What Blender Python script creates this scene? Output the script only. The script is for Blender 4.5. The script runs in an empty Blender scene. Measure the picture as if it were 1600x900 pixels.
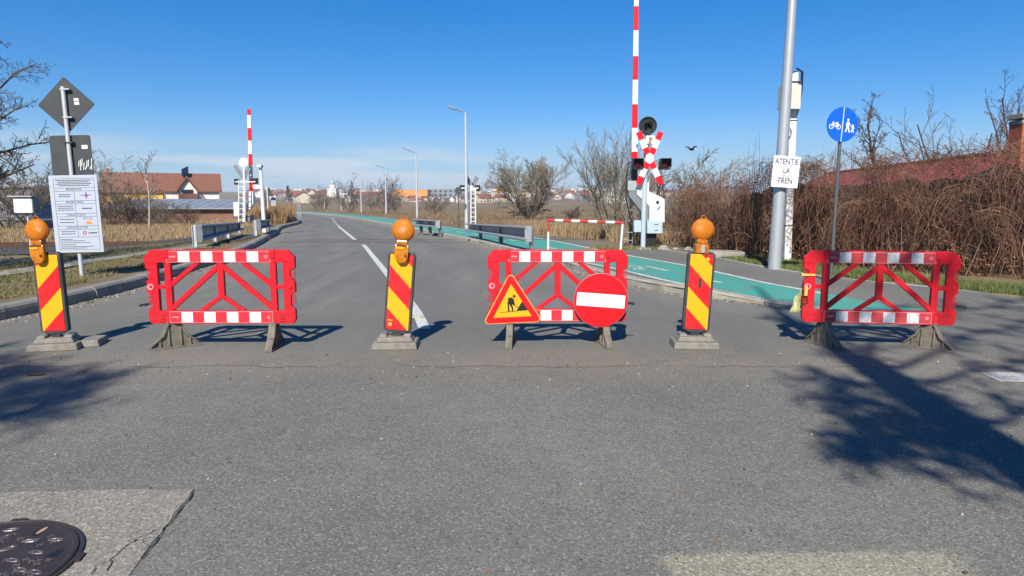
import bpy, math, random
import numpy as np
from mathutils import Vector, Matrix, noise as mnoise

R = math.radians
scene = bpy.context.scene
COL = scene.collection
random.seed(7)

# ------------------------------------------------------------------ camera model (photo pixels -> world)
F = 1063.0; CAMH = 1.6; PITCH = R(7.4)
cp, sp = math.cos(PITCH), math.sin(PITCH)
def ray(u, v):
    x = (u-800)/F; y = -(v-450)/F
    return (x, cp+y*sp, -sp+y*cp)
def gp(u, v, z=0.0):
    d = ray(u, v); t = (z-CAMH)/d[2]
    return (d[0]*t, d[1]*t)
def at(u, v, Y):
    d = ray(u, v); t = Y/d[1]
    return Vector((d[0]*t, Y, CAMH+d[2]*t))

# ------------------------------------------------------------------ mesh builder
class MB:
    def __init__(s): s.v = []; s.f = []; s.m = []
    def add(s, vs, fs, mat=0):
        o = len(s.v); s.v.extend(tuple(p) for p in vs)
        for f in fs: s.f.append(tuple(i+o for i in f)); s.m.append(mat)
    def box(s, c, size, mat=0, rot=None, taper=1.0):
        hx, hy, hz = size[0]/2, size[1]/2, size[2]/2
        vs = []
        for z in (-1, 1):
            k = taper if z > 0 else 1.0
            for x, y in ((-1,-1),(1,-1),(1,1),(-1,1)):
                p = Vector((x*hx*k, y*hy*k, z*hz))
                if rot is not None: p = rot @ p
                vs.append(p+Vector(c))
        s.add(vs, [(3,2,1,0),(4,5,6,7),(0,1,5,4),(1,2,6,5),(2,3,7,6),(3,0,4,7)], mat)
    def poly(s, pts, y0, y1, mat=0):
        """polygon in the XZ plane (counter clockwise seen from -Y) extruded from y0 (front) to y1 (back)"""
        a = sum(pts[i][0]*pts[(i+1)%len(pts)][1]-pts[(i+1)%len(pts)][0]*pts[i][1] for i in range(len(pts)))
        if a < 0: pts = pts[::-1]
        n = len(pts)
        vs = [(x, y0, z) for x, z in pts]+[(x, y1, z) for x, z in pts]
        fs = [tuple(range(n)), tuple(range(2*n-1, n-1, -1))]
        for i in range(n):
            j = (i+1) % n
            fs.append((j, i, n+i, n+j))
        s.add(vs, fs, mat)
    def bar(s, a, b, w, y0, y1, mat=0):
        ax, az = a; bx, bz = b; L = math.hypot(bx-ax, bz-az); nx, nz = -(bz-az)/L*w/2, (bx-ax)/L*w/2
        s.poly([(ax+nx, az+nz), (ax-nx, az-nz), (bx-nx, bz-nz), (bx+nx, bz+nz)], y0, y1, mat)
    def flat(s, pts, z, mat=0):
        a = sum(pts[i][0]*pts[(i+1)%len(pts)][1]-pts[(i+1)%len(pts)][0]*pts[i][1] for i in range(len(pts)))
        if a < 0: pts = pts[::-1]
        s.add([(x, y, z) for x, y in pts], [tuple(range(len(pts)))], mat)
    def tube(s, pts, rad, n=8, mat=0, cap=True):
        pts = [Vector(p) for p in pts]; m = len(pts)
        if not isinstance(rad, (list, tuple)): rad = [rad]*m
        o = len(s.v); prev = None
        for i in range(m):
            d = (pts[min(i+1, m-1)]-pts[max(i-1, 0)])
            if d.length < 1e-9: d = Vector((0, 0, 1))
            d.normalize()
            if prev is None:
                r = d.cross(Vector((0, 1, 0)) if abs(d.y) < .9 else Vector((1, 0, 0)))
            else:
                r = prev-d*prev.dot(d)
            r.normalize(); prev = r; q = d.cross(r)
            for k in range(n):
                a = 2*math.pi*k/n
                p = pts[i]+(r*math.cos(a)+q*math.sin(a))*rad[i]
                s.v.append((p.x, p.y, p.z))
        for i in range(m-1):
            for k in range(n):
                a = o+i*n+k; b = o+i*n+(k+1) % n
                s.f.append((a, b, b+n, a+n)); s.m.append(mat)
        if cap:
            s.f.append(tuple(o+k for k in range(n-1, -1, -1))); s.m.append(mat)
            s.f.append(tuple(o+(m-1)*n+k for k in range(n))); s.m.append(mat)
    def cyl(s, a, b, r, n=16, mat=0, r2=None):
        s.tube([a, b], [r, r if r2 is None else r2], n, mat)
    def lathe(s, prof, n=24, mat=0, M=None):
        o = len(s.v)
        for r, z in prof:
            for k in range(n):
                a = 2*math.pi*k/n; p = Vector((r*math.cos(a), r*math.sin(a), z))
                if M is not None: p = M @ p
                s.v.append(tuple(p))
        for i in range(len(prof)-1):
            for k in range(n):
                a = o+i*n+k; b = o+i*n+(k+1) % n
                s.f.append((a, b, b+n, a+n)); s.m.append(mat)
        s.f.append(tuple(o+k for k in range(n-1, -1, -1))); s.m.append(mat)
        s.f.append(tuple(o+(len(prof)-1)*n+k for k in range(n))); s.m.append(mat)
    def build(s, name, mats, parent=None, smooth=False, bevel=0, loc=None, rotz=0):
        me = bpy.data.meshes.new(name)
        me.from_pydata(s.v, [], s.f)
        if not isinstance(mats, (list, tuple)): mats = [mats]
        for m in mats: me.materials.append(m)
        if len(mats) > 1: me.polygons.foreach_set('material_index', s.m)
        if smooth: me.polygons.foreach_set('use_smooth', [True]*len(me.polygons))
        me.update()
        o = bpy.data.objects.new(name, me); COL.objects.link(o)
        if parent is not None: o.parent = parent
        if loc is not None: o.location = loc
        if rotz: o.rotation_euler.z = rotz
        if bevel:
            b = o.modifiers.new('bevel', 'BEVEL'); b.width = bevel; b.segments = 2; b.limit_method = 'ANGLE'
            b.use_clamp_overlap = True
        if smooth and not bevel:
            try: me.set_sharp_from_angle(angle=R(40))
            except Exception: pass
        return o

def npmesh(name, V, Fq, mat, parent=None, n=4, midx=None):
    """big meshes from numpy: V (N,3), Fq (M,n)"""
    me = bpy.data.meshes.new(name)
    V = np.asarray(V, np.float32); Fq = np.asarray(Fq, np.int32)
    me.vertices.add(len(V)); me.vertices.foreach_set('co', V.ravel())
    me.loops.add(Fq.size); me.loops.foreach_set('vertex_index', Fq.ravel())
    me.polygons.add(len(Fq)); me.polygons.foreach_set('loop_start', np.arange(0, Fq.size, n, dtype=np.int32))
    mats = mat if isinstance(mat, (list, tuple)) else [mat]
    for m in mats: me.materials.append(m)
    if midx is not None: me.polygons.foreach_set('material_index', np.asarray(midx, np.int32))
    me.update(calc_edges=True); me.validate()
    o = bpy.data.objects.new(name, me); COL.objects.link(o)
    if parent is not None: o.parent = parent
    return o

def tag(o, label=None, cat=None, group=None, kind=None):
    if label: o['label'] = label
    if cat: o['category'] = cat
    if group: o['group'] = group
    if kind: o['kind'] = kind
    return o
def thing(name, label, cat, loc=(0, 0, 0), rotz=0, group=None):
    o = bpy.data.objects.new(name, None); COL.objects.link(o); o.empty_display_size = .2
    o.location = loc; o.rotation_euler = (0, 0, rotz)
    return tag(o, label, cat, group)
def children(o): return [c for c in bpy.data.objects if c.parent == o]
def copy_tree(o, parent=None):
    c = o.copy(); COL.objects.link(c); c.parent = parent
    for ch in children(o): copy_tree(ch, c)
    return c

# ------------------------------------------------------------------ materials
def newmat(name):
    m = bpy.data.materials.new(name); m.use_nodes = True
    nt = m.node_tree; nt.nodes.clear()
    out = nt.nodes.new('ShaderNodeOutputMaterial'); b = nt.nodes.new('ShaderNodeBsdfPrincipled')
    nt.links.new(b.outputs[0], out.inputs[0])
    return m, nt, b
def N(nt, t, **kw):
    n = nt.nodes.new(t)
    for k, v in kw.items():
        if k.startswith('i_'): n.inputs[k[2:].replace('_', ' ')].default_value = v
        else: setattr(n, k, v)
    return n
def ramp(nt, fac, stops):
    r = nt.nodes.new('ShaderNodeValToRGB'); e = r.color_ramp.elements
    while len(e) < len(stops): e.new(0.5)
    for el, (p, c) in zip(e, stops):
        el.position = p; el.color = (c[0], c[1], c[2], 1) if isinstance(c, (tuple, list)) else (c, c, c, 1)
    nt.links.new(fac, r.inputs[0]); return r.outputs[0]
def mixc(nt, fac, a, b, mode='MIX'):
    m = nt.nodes.new('ShaderNodeMix'); m.data_type = 'RGBA'; m.blend_type = mode
    for inp, val in ((m.inputs[0], fac), (m.inputs[6], a), (m.inputs[7], b)):
        if hasattr(val, 'is_linked') or hasattr(val, 'links'): nt.links.new(val, inp)
        elif isinstance(val, (tuple, list)): inp.default_value = (val[0], val[1], val[2], 1)
        else: inp.default_value = val
    return m.outputs[2]
def math_(nt, op, a, b=None, c=None):
    m = nt.nodes.new('ShaderNodeMath'); m.operation = op
    for i, val in enumerate((a, b, c)):
        if val is None: continue
        if hasattr(val, 'links'): nt.links.new(val, m.inputs[i])
        else: m.inputs[i].default_value = val
    return m.outputs[0]
def maprange(nt, val, a, b, c=0.0, d=1.0):
    m = nt.nodes.new('ShaderNodeMapRange'); m.clamp = True
    nt.links.new(val, m.inputs[0])
    for i, x in zip((1, 2, 3, 4), (a, b, c, d)): m.inputs[i].default_value = x
    return m.outputs[0]
def coords(nt, scale=None, rotz=0, kind='Object'):
    tc = nt.nodes.new('ShaderNodeTexCoord'); o = tc.outputs[kind]
    if scale is not None or rotz:
        mp = nt.nodes.new('ShaderNodeMapping'); nt.links.new(o, mp.inputs[0])
        if scale is not None: mp.inputs['Scale'].default_value = scale
        mp.inputs['Rotation'].default_value = (0, 0, rotz); o = mp.outputs[0]
    return o
def noise(nt, co, scale, detail=3, rough=.55):
    n = N(nt, 'ShaderNodeTexNoise'); n.inputs['Scale'].default_value = scale
    n.inputs['Detail'].default_value = detail; n.inputs['Roughness'].default_value = rough
    nt.links.new(co, n.inputs['Vector']); return n.outputs[0]
def bump(nt, b, h, strength=.3, dist=.01):
    n = N(nt, 'ShaderNodeBump'); n.inputs['Strength'].default_value = strength; n.inputs['Distance'].default_value = dist
    nt.links.new(h, n.inputs['Height']); nt.links.new(n.outputs[0], b.inputs['Normal'])

def simple(name, col, rough=.5, metal=0, dirt=.15, dscale=9, dcol=None, bumpk=0.0, spec=.5, fine=0.0):
    """plain colour with uneven dirt / wear"""
    m, nt, b = newmat(name); co = coords(nt)
    n1 = noise(nt, co, dscale, 5, .65)
    dc = dcol if dcol else tuple(c*.45 for c in col)
    fac = maprange(nt, n1, .42, .78, 0, min(1, dirt*3))
    c = mixc(nt, fac, col, dc)
    if fine:
        n2 = noise(nt, co, dscale*14, 2, .6)
        c = mixc(nt, maprange(nt, n2, .35, .7, 0, fine), c, tuple(x*.6 for x in col))
    nt.links.new(c, b.inputs['Base Color'])
    nt.links.new(maprange(nt, n1, .3, .75, rough*.85, min(1, rough*1.25)), b.inputs['Roughness'])
    b.inputs['Metallic'].default_value = metal
    b.inputs['Specular IOR Level'].default_value = spec
    if bumpk: bump(nt, b, noise(nt, co, dscale*5, 4, .6), bumpk, .01)
    return m

M = {}
def worn_plastic(name, col, pale, grime):
    m, nt, b = newmat(name); co = coords(nt)
    n1 = noise(nt, co, 5, 6, .7); n2 = noise(nt, coords(nt, (3, 3, 16)), 4, 5, .7); n3 = noise(nt, co, 42, 4, .7)
    sx = N(nt, 'ShaderNodeSeparateXYZ'); nt.links.new(co, sx.inputs[0])
    c = mixc(nt, maprange(nt, n1, .35, .7), col, tuple(x*.78 for x in col))
    c = mixc(nt, maprange(nt, n2, .60, .74, 0, .45), c, pale)
    low = maprange(nt, sx.outputs[2], .25, .62, 1, .12)
    c = mixc(nt, math_(nt, 'MULTIPLY', math_(nt, 'MULTIPLY', low, maprange(nt, n3, .45, .66)), .55), c, grime)
    nt.links.new(c, b.inputs['Base Color']); nt.links.new(maprange(nt, n1, .3, .7, .38, .65), b.inputs['Roughness'])
    b.inputs['Specular IOR Level'].default_value = .35
    bump(nt, b, n3, .06, .005); return m
M['red_plastic'] = worn_plastic('red_plastic', (.58, .003, .014), (.62, .09, .10), (.22, .06, .05))
M['red_plastic_old'] = simple('red_plastic', (.56, .003, .013), .5, spec=.35, dirt=.10, dscale=6, dcol=(.42, .03, .03), bumpk=.05)
M['red_foil'] = simple('red_foil', (.60, .02, .035), .4, dirt=.12, dscale=11, dcol=(.4, .06, .05))
M['white_foil'] = simple('white_foil', (.78, .78, .75), .4, dirt=.2, dscale=7, dcol=(.5, .47, .40))
M['white_foil_dirty'] = simple('white_foil_dirty', (.62, .63, .64), .5, dirt=.33, dscale=9, dcol=(.2, .2, .21))
M['red_foil_dirty'] = simple('red_foil_dirty', (.5, .03, .04), .5, dirt=.33, dscale=8, dcol=(.16, .05, .05))
M['pink_line'] = simple('pink_line', (.75, .25, .26), .5)
M['foot_grey'] = simple('recycled_plastic', (.19, .165, .125), .75, dirt=.3, dscale=13, dcol=(.05, .045, .04), bumpk=.4, fine=.5)
M['base_grey'] = simple('rubber_base', (.235, .215, .18), .85, dirt=.25, dscale=8, dcol=(.10, .095, .085), bumpk=.5, fine=.5)
M['frame_dark'] = simple('frame_dark', (.032, .032, .035), .5, dirt=.2, dscale=10, dcol=(.09, .085, .08))
M['yellow'] = simple('yellow_foil', (.76, .365, .003), .38, dirt=.14, dscale=12, dcol=(.5, .36, .03))
M['sign_red'] = simple('sign_red', (.78, .004, .01), .35, dirt=.03)
M['beacon_red'] = simple('beacon_red', (.66, .010, .014), .38, dirt=.16, dscale=12, dcol=(.4, .04, .03))
M['orange_edge'] = simple('orange_edge', (.90, .36, .06), .4, dirt=.03)
M['black'] = simple('black', (.012, .012, .013), .45, dirt=.05)
M['sign_white'] = simple('sign_white', (.78, .78, .80), .4, dirt=.05, dscale=5)
M['white_paint_metal'] = simple('white_paint_metal', (.68, .69, .68), .45, dirt=.14, dscale=4, dcol=(.42, .40, .36))
M['galv'] = simple('galvanised', (.42, .45, .47), .45, metal=.35, dirt=.2, dscale=7, dcol=(.28, .30, .32), fine=.25)
M['galv_light'] = simple('galvanised_light', (.50, .53, .55), .5, metal=.2, dirt=.2, dscale=5, dcol=(.33, .35, .37))
M['galv_dark'] = simple('galvanised_dark', (.20, .215, .235), .5, metal=.3, dirt=.2, dscale=5, dcol=(.12, .125, .14))
M['galv_beam'] = simple('galvanised_beam', (.30, .315, .33), .5, metal=.25, dirt=.2, dscale=5, dcol=(.17, .18, .19))
M['sign_back'] = simple('sign_back', (.040, .046, .048), .55, dirt=.18, dscale=3, dcol=(.065, .07, .07))
M['pole_dark'] = simple('pole_dark', (.07, .08, .085), .5, dirt=.15, dscale=6, dcol=(.12, .12, .11))
M['board'] = simple('board_pale', (.40, .44, .51), .5, dirt=.08, dscale=2.5, dcol=(.33, .36, .42))
M['print_grey'] = simple('print_grey', (.03, .032, .045), .6, dirt=.1)
M['print_mid'] = simple('print_mid', (.10, .11, .14), .6, dirt=.1)
M['print_red'] = simple('print_red', (.45, .05, .08), .6)
M['print_orange'] = simple('print_orange', (.75, .25, .05), .6)
M['print_blue'] = simple('print_blue', (.06, .08, .35), .6)
M['blue_sign'] = simple('blue_sign', (.003, .105, .60), .35, dirt=.03)
M['box_beige'] = simple('box_beige', (.58, .55, .46), .5, dirt=.1, dscale=4)
M['machine_white'] = simple('machine_white', (.70, .72, .70), .45, dirt=.2, dscale=5, dcol=(.42, .40, .34))
M['pale_blue'] = simple('pale_blue_paint', (.40, .49, .55), .45, dirt=.18, dscale=6, dcol=(.28, .32, .34))
M['lens_red'] = simple('lens_red', (.10, .008, .012), .2)
M['rail_red'] = simple('gantry_red', (.50, .035, .035), .5, dirt=.2, dscale=14, dcol=(.25, .05, .04))
M['concrete'] = simple('concrete', (.33, .31, .27), .85, dirt=.3, dscale=3, dcol=(.19, .18, .16), bumpk=.4, fine=.4)
M['kerb'] = simple('kerb_concrete', (.255, .24, .21), .85, dirt=.33, dscale=3.2, dcol=(.14, .13, .115), bumpk=.6, fine=.6)
M['kerb_dusty'] = simple('kerb_concrete_dusty', (.38, .35, .285), .85, dirt=.33, dscale=2.6, dcol=(.17, .155, .13), bumpk=.6, fine=.6)
M['rust'] = simple('rust', (.105, .05, .03), .8, dirt=.3, dscale=6, dcol=(.05, .028, .022))
M['sleeper'] = simple('sleeper', (.09, .075, .06), .9, dirt=.3, dscale=6)
M['cast_iron'] = simple('cast_iron', (.048, .034, .027), .42, metal=.3, dirt=.25, dscale=7, dcol=(.075, .06, .055), bumpk=.25)
M['cast_iron_worn'] = simple('cast_iron_worn', (.16, .13, .13), .4, metal=.4, dirt=.2, dscale=20)
M['sand'] = simple('sand_fill', (.42, .28, .16), .9, dirt=.2, dscale=30, bumpk=.5)
M['bark'] = simple('bark', (.10, .082, .066), .9, dirt=.3, dscale=7, bumpk=.3)
M['twig'] = simple('twig', (.115, .085, .065), .9, dirt=.2, dscale=5)
M['twig_dark'] = simple('twig_dark', (.095, .075, .060), .9, dirt=.2, dscale=5)
M['twig_olive'] = simple('twig_olive', (.19, .16, .115), .9, dirt=.2, dscale=5)
M['twig_red'] = simple('twig_red', (.085, .055, .045), .9, dirt=.2, dscale=5)
M['birch'] = simple('birch_bark', (.36, .33, .29), .8, dirt=.3, dscale=5, dcol=(.1, .09, .08))
M['stem_a'] = simple('vine_stem_brown', (.195, .086, .047), .85, dirt=.25, dscale=3)
M['stem_b'] = simple('vine_stem_dark', (.095, .045, .030), .85, dirt=.25, dscale=3)
M['stem_c'] = simple('vine_stem_pale', (.27, .155, .09), .85, dirt=.25, dscale=3)
M['leaf_dead'] = simple('dead_leaf', (.24, .12, .055), .8, dirt=.3, dscale=4, dcol=(.12, .06, .035))
M['leaf_dead2'] = simple('dead_leaf_dark', (.13, .06, .035), .8, dirt=.3, dscale=4)
M['hedge_shade_core'] = simple('hedge_shade_core', (.045, .027, .020), .95, dirt=.3, dscale=6, bumpk=.8)  # near-black brown, stands in for shade deep in the hedge
M['wall_white'] = simple('wall_white', (.66, .64, .60), .8, dirt=.15, dscale=.8)
M['wall_cream'] = simple('wall_cream', (.62, .52, .38), .8, dirt=.15, dscale=.8)
M['wall_yellow'] = simple('wall_yellow', (.70, .42, .10), .8, dirt=.15, dscale=.8)
M['wall_orange'] = simple('wall_orange', (.72, .27, .06), .8, dirt=.1, dscale=.3)
M['wall_grey'] = simple('wall_grey', (.22, .23, .26), .8, dirt=.15, dscale=.3)
M['wall_dull'] = simple('wall_dull_brick', (.20, .10, .065), .85, dirt=.3, dscale=1.5)
M['roof_red'] = simple('roof_red', (.22, .065, .038), .8, dirt=.3, dscale=1.2, dcol=(.13, .05, .035))
M['roof_brown'] = simple('roof_brown', (.15, .06, .04), .8, dirt=.3, dscale=1.2)
M['glass_dark'] = simple('glass_dark', (.02, .025, .035), .15)
M['copper_green'] = simple('dome_green', (.30, .42, .36), .5)
M['tin'] = simple('tin_roof', (.36, .40, .43), .4, metal=.4, dirt=.2, dscale=.9, dcol=(.25, .13, .08))
M['car_blue'] = simple('car_paint', (.008, .012, .03), .3, metal=.0, dirt=.05)
M['tyre'] = simple('tyre', (.02, .02, .02), .8)
M['rag'] = simple('rag', (.42, .42, .20), .7, dirt=.25, dscale=12, dcol=(.22, .24, .10))
M['tape'] = simple('tape_yellow', (.66, .45, .10), .5)
M['teal'] = simple('teal_scrap', (.25, .42, .42), .5)

def tile_roof(name, c1, c2, sc):
    m, nt, b = newmat(name); co = coords(nt)
    n1 = noise(nt, co, 1.3, 4)
    w = N(nt, 'ShaderNodeTexWave'); w.wave_type = 'BANDS'; w.bands_direction = 'X'; w.inputs['Scale'].default_value = sc
    w.inputs['Distortion'].default_value = .3
    nt.links.new(co, w.inputs['Vector'])
    w2 = N(nt, 'ShaderNodeTexWave'); w2.wave_type = 'BANDS'; w2.bands_direction = 'Y'; w2.inputs['Scale'].default_value = sc
    nt.links.new(co, w2.inputs['Vector'])
    c = mixc(nt, n1, c1, c2)
    c = mixc(nt, math_(nt, 'MULTIPLY', w.outputs[1], .35), c, tuple(x*.5 for x in c1))
    nt.links.new(c, b.inputs['Base Color']); b.inputs['Roughness'].default_value = .75
    bump(nt, b, math_(nt, 'ADD', w.outputs[1], w2.outputs[1]), .6, .03)
    return m
M['tiles_red'] = tile_roof('tiles_red', (.30, .06, .045), (.21, .045, .036), 1.6)
M['tiles_brown'] = tile_roof('tiles_brown', (.25, .098, .056), (.155, .066, .046), 1.2)

def brick_mat():
    m, nt, b = newmat('brick'); co = coords(nt)
    mp = N(nt, 'ShaderNodeMapping'); nt.links.new(co, mp.inputs[0]); mp.inputs['Rotation'].default_value = (R(90), 0, 0)
    br = N(nt, 'ShaderNodeTexBrick'); nt.links.new(mp.outputs[0], br.inputs[0])
    br.inputs['Color1'].default_value = (.42, .10, .035, 1); br.inputs['Color2'].default_value = (.30, .075, .03, 1)
    br.inputs['Mortar'].default_value = (.33, .22, .16, 1); br.inputs['Scale'].default_value = 4.0
    br.inputs['Mortar Size'].default_value = .012
    nt.links.new(br.outputs[0], b.inputs['Base Color']); b.inputs['Roughness'].default_value = .85
    bump(nt, b, br.outputs[1], -.4, .01)
    return m
M['brick'] = brick_mat()

def lens_mat():
    m, nt, b = newmat('amber_lens'); co = coords(nt)
    v = N(nt, 'ShaderNodeTexVoronoi'); v.inputs['Scale'].default_value = 95; nt.links.new(co, v.inputs['Vector'])
    w = N(nt, 'ShaderNodeTexWave'); w.wave_type = 'BANDS'; w.bands_direction = 'Z'; w.inputs['Scale'].default_value = 26
    nt.links.new(co, w.inputs['Vector'])
    c = mixc(nt, maprange(nt, v.outputs['Distance'], .2, .7), (.92, .38, .035), (.78, .25, .012))
    c = mixc(nt, math_(nt, 'MULTIPLY', w.outputs[1], .3), c, (.88, .40, .07))
    c = mixc(nt, maprange(nt, noise(nt, co, 9, 4), .55, .75, 0, .4), c, (.5, .33, .16))
    nt.links.new(c, b.inputs['Base Color']); b.inputs['Roughness'].default_value = .22
    bump(nt, b, math_(nt, 'ADD', v.outputs['Distance'], w.outputs[1]), .45, .004)
    g = N(nt, 'ShaderNodeBsdfRefraction'); g.inputs['Roughness'].default_value = .25; g.inputs['IOR'].default_value = 1.15; nt.links.new(c, g.inputs[0])
    t = N(nt, 'ShaderNodeBsdfTranslucent'); nt.links.new(c, t.inputs[0])
    m1 = N(nt, 'ShaderNodeMixShader'); m1.inputs[0].default_value = .5; nt.links.new(t.outputs[0], m1.inputs[1]); nt.links.new(g.outputs[0], m1.inputs[2])
    mx = N(nt, 'ShaderNodeMixShader'); mx.inputs[0].default_value = .5
    nt.links.new(b.outputs[0], mx.inputs[1]); nt.links.new(m1.outputs[0], mx.inputs[2])
    out = [n for n in nt.nodes if n.type == 'OUTPUT_MATERIAL'][0]; nt.links.new(mx.outputs[0], out.inputs[0])
    return m
M['amber'] = lens_mat()
M['amber_neck'] = simple('amber_neck', (.50, .17, .008), .2, dirt=.33, dscale=16, dcol=(.16, .035, .004))

def asphalt(name, base=.10, tint=(1, .985, .95), coarse=1.0, road=False):
    m, nt, b = newmat(name); co = coords(nt)
    big = noise(nt, co, .35, 5, .6); mid = noise(nt, co, 4.0, 4, .6)
    vo = N(nt, 'ShaderNodeTexVoronoi'); vo.inputs['Scale'].default_value = 105/coarse; nt.links.new(co, vo.inputs['Vector'])
    vo2 = N(nt, 'ShaderNodeTexVoronoi'); vo2.inputs['Scale'].default_value = 42/coarse; nt.links.new(co, vo2.inputs['Vector'])
    fine = noise(nt, co, 70, 3, .7)
    k = lambda f: tuple(base*f*t for t in tint)
    c = mixc(nt, maprange(nt, big, .34, .66), k(.74), k(1.2))
    med2 = noise(nt, coords(nt, (1.1, .3, 1), R(-14)), .8, 5, .65)
    c = mixc(nt, maprange(nt, med2, .5, .7, 0, .5), c, tuple(base*1.35*q for q in (1, .93, .80)))
    c = mixc(nt, maprange(nt, mid, .35, .65, 0, .45), c, k(.70))
    sepc = N(nt, 'ShaderNodeSeparateColor'); nt.links.new(vo.outputs['Color'], sepc.inputs[0])
    c = mixc(nt, maprange(nt, sepc.outputs[0], .70, .98, 0, .7), c, k(1.9))
    c = mixc(nt, maprange(nt, sepc.outputs[1], .62, .95, 0, .75), c, k(.42))
    c = mixc(nt, maprange(nt, fine, .35, .65, .3, 0), c, k(.5))
    sep2 = N(nt, 'ShaderNodeSeparateColor'); nt.links.new(vo2.outputs['Color'], sep2.inputs[0])
    pale = math_(nt, 'MULTIPLY', maprange(nt, sep2.outputs[2], .965, .98), maprange(nt, vo2.outputs['Distance'], .18, .28, .5, 0))
    c = mixc(nt, pale, c, (.36, .34, .29))
    dark = math_(nt, 'MULTIPLY', maprange(nt, sep2.outputs[0], .975, .985), maprange(nt, vo2.outputs['Distance'], .22, .32, .8, 0))
    c = mixc(nt, dark, c, (.015, .013, .012))
    if road:
        at_ = N(nt, 'ShaderNodeAttribute'); at_.attribute_name = 'dust'
        dn = math_(nt, 'MULTIPLY', at_.outputs['Fac'], maprange(nt, noise(nt, co, 1.6, 4), .25, .7, .45, 1.0))
        c = mixc(nt, dn, c, (.29, .25, .19))
        tr = N(nt, 'ShaderNodeAttribute'); tr.attribute_name = 'track'
        st = noise(nt, coords(nt, (1.6, .14, 1), R(-14)), 1.6, 4)
        c = mixc(nt, math_(nt, 'MULTIPLY', tr.outputs['Fac'], maprange(nt, st, .36, .62, 0, .6)), c, (.30, .28, .24))
        sx0 = N(nt, 'ShaderNodeSeparateXYZ'); nt.links.new(co, sx0.inputs[0])
        c = mixc(nt, maprange(nt, sx0.outputs[1], 6.2, 8.5, 0, .42), c, (.116, .116, .108))
        # construction dust band and the old seam with its crack, both across the street at y ~ 6.4
        sx = N(nt, 'ShaderNodeSeparateXYZ'); nt.links.new(co, sx.inputs[0])
        wob = noise(nt, coords(nt, (1, .2, 1)), .9, 6, .65)
        yy = math_(nt, 'ADD', sx.outputs[1], math_(nt, 'MULTIPLY', math_(nt, 'SUBTRACT', wob, .5), .5))
        band = math_(nt, 'MULTIPLY', maprange(nt, yy, 5.7, 6.5), maprange(nt, yy, 6.5, 7.6, 1, 0))
        c = mixc(nt, math_(nt, 'MULTIPLY', band, maprange(nt, mid, .36, .62, .0, .38)), c, (.27, .21, .155))
        dst = math_(nt, 'ABSOLUTE', math_(nt, 'SUBTRACT', yy, 6.42))
        ck = math_(nt, 'MULTIPLY', maprange(nt, dst, .004, .016, .85, 0), maprange(nt, noise(nt, co, 1.1, 3), .38, .5))
        c = mixc(nt, ck, c, (.03, .027, .025))
        # fine wandering crack further up the carriageway
        wob2 = noise(nt, coords(nt, (.3, 1, 1)), .7, 6, .65)
        xx = math_(nt, 'ADD', sx.outputs[0], math_(nt, 'ADD', math_(nt, 'MULTIPLY', sx.outputs[1], .27), math_(nt, 'MULTIPLY', wob2, .9)))
        d2 = math_(nt, 'ABSOLUTE', math_(nt, 'SUBTRACT', xx, 3.0))
        ck2 = math_(nt, 'MULTIPLY', maprange(nt, d2, .003, .010, .6, 0), math_(nt, 'MULTIPLY', maprange(nt, sx.outputs[1], 8, 9), maprange(nt, sx.outputs[1], 17, 20, 1, 0)))
        c = mixc(nt, ck2, c, (.035, .032, .03))
        for (ang_, off_, wsc, y0_, y1_) in ((.12, -.9, .8, 2.4, 6.3), (-.5, 2.1, .6, 3.0, 6.4)):
            wq = noise(nt, coords(nt, (1, .6, 1)), 1.1+off_*.1, 7, .68)
            xq = math_(nt, 'ADD', sx.outputs[0], math_(nt, 'ADD', math_(nt, 'MULTIPLY', sx.outputs[1], ang_), math_(nt, 'MULTIPLY', wq, wsc)))
            dq = math_(nt, 'ABSOLUTE', math_(nt, 'SUBTRACT', xq, off_))
            mq = math_(nt, 'MULTIPLY', maprange(nt, dq, .001, .006, .5, 0), math_(nt, 'MULTIPLY', maprange(nt, sx.outputs[1], y0_, y0_+.8), maprange(nt, sx.outputs[1], y1_-.8, y1_, 1, 0)))
            c = mixc(nt, math_(nt, 'MULTIPLY', mq, maprange(nt, mid, .42, .55)), c, (.05, .046, .042))
        # pale worn repair with ragged edge at the near right
        wn = math_(nt, 'MULTIPLY', math_(nt, 'SUBTRACT', noise(nt, co, 3.5, 6, .7), .5), .28)
        py_ = math_(nt, 'ADD', sx.outputs[1], wn); px_ = math_(nt, 'ADD', sx.outputs[0], wn)
        pmk = math_(nt, 'MULTIPLY', maprange(nt, py_, 2.90, 2.95, 1, 0), math_(nt, 'MULTIPLY', maprange(nt, px_, .66, .71), maprange(nt, px_, 1.9, 2.1, 1, 0)))
        c = mixc(nt, math_(nt, 'MULTIPLY', pmk, maprange(nt, fine, .3, .6, .45, 1)), c, (1.75, 1.64, 1.42), 'MULTIPLY')
        # oil drips / small stains
        sv = N(nt, 'ShaderNodeTexVoronoi'); sv.inputs['Scale'].default_value = 2.3; nt.links.new(co, sv.inputs['Vector'])
        ssep = N(nt, 'ShaderNodeSeparateColor'); nt.links.new(sv.outputs['Color'], ssep.inputs[0])
        stn = math_(nt, 'MULTIPLY', maprange(nt, ssep.outputs[0], .8, .82), maprange(nt, sv.outputs['Distance'], .02, .055, .7, 0))
        c = mixc(nt, stn, c, (.03, .028, .027))
    nt.links.new(c, b.inputs['Base Color'])
    b.inputs['Roughness'].default_value = .88; b.inputs['Specular IOR Level'].default_value = .3
    hh = math_(nt, 'ADD', math_(nt, 'MULTIPLY', sepc.outputs[0], .6), fine)
    bump(nt, b, hh, .55, .006)
    return m
M['road'] = asphalt('road_asphalt', .180, (1, .985, .85), 1.0, True)
M['pavement'] = asphalt('pavement_asphalt', .178, (1, .98, .86), .9)
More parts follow.
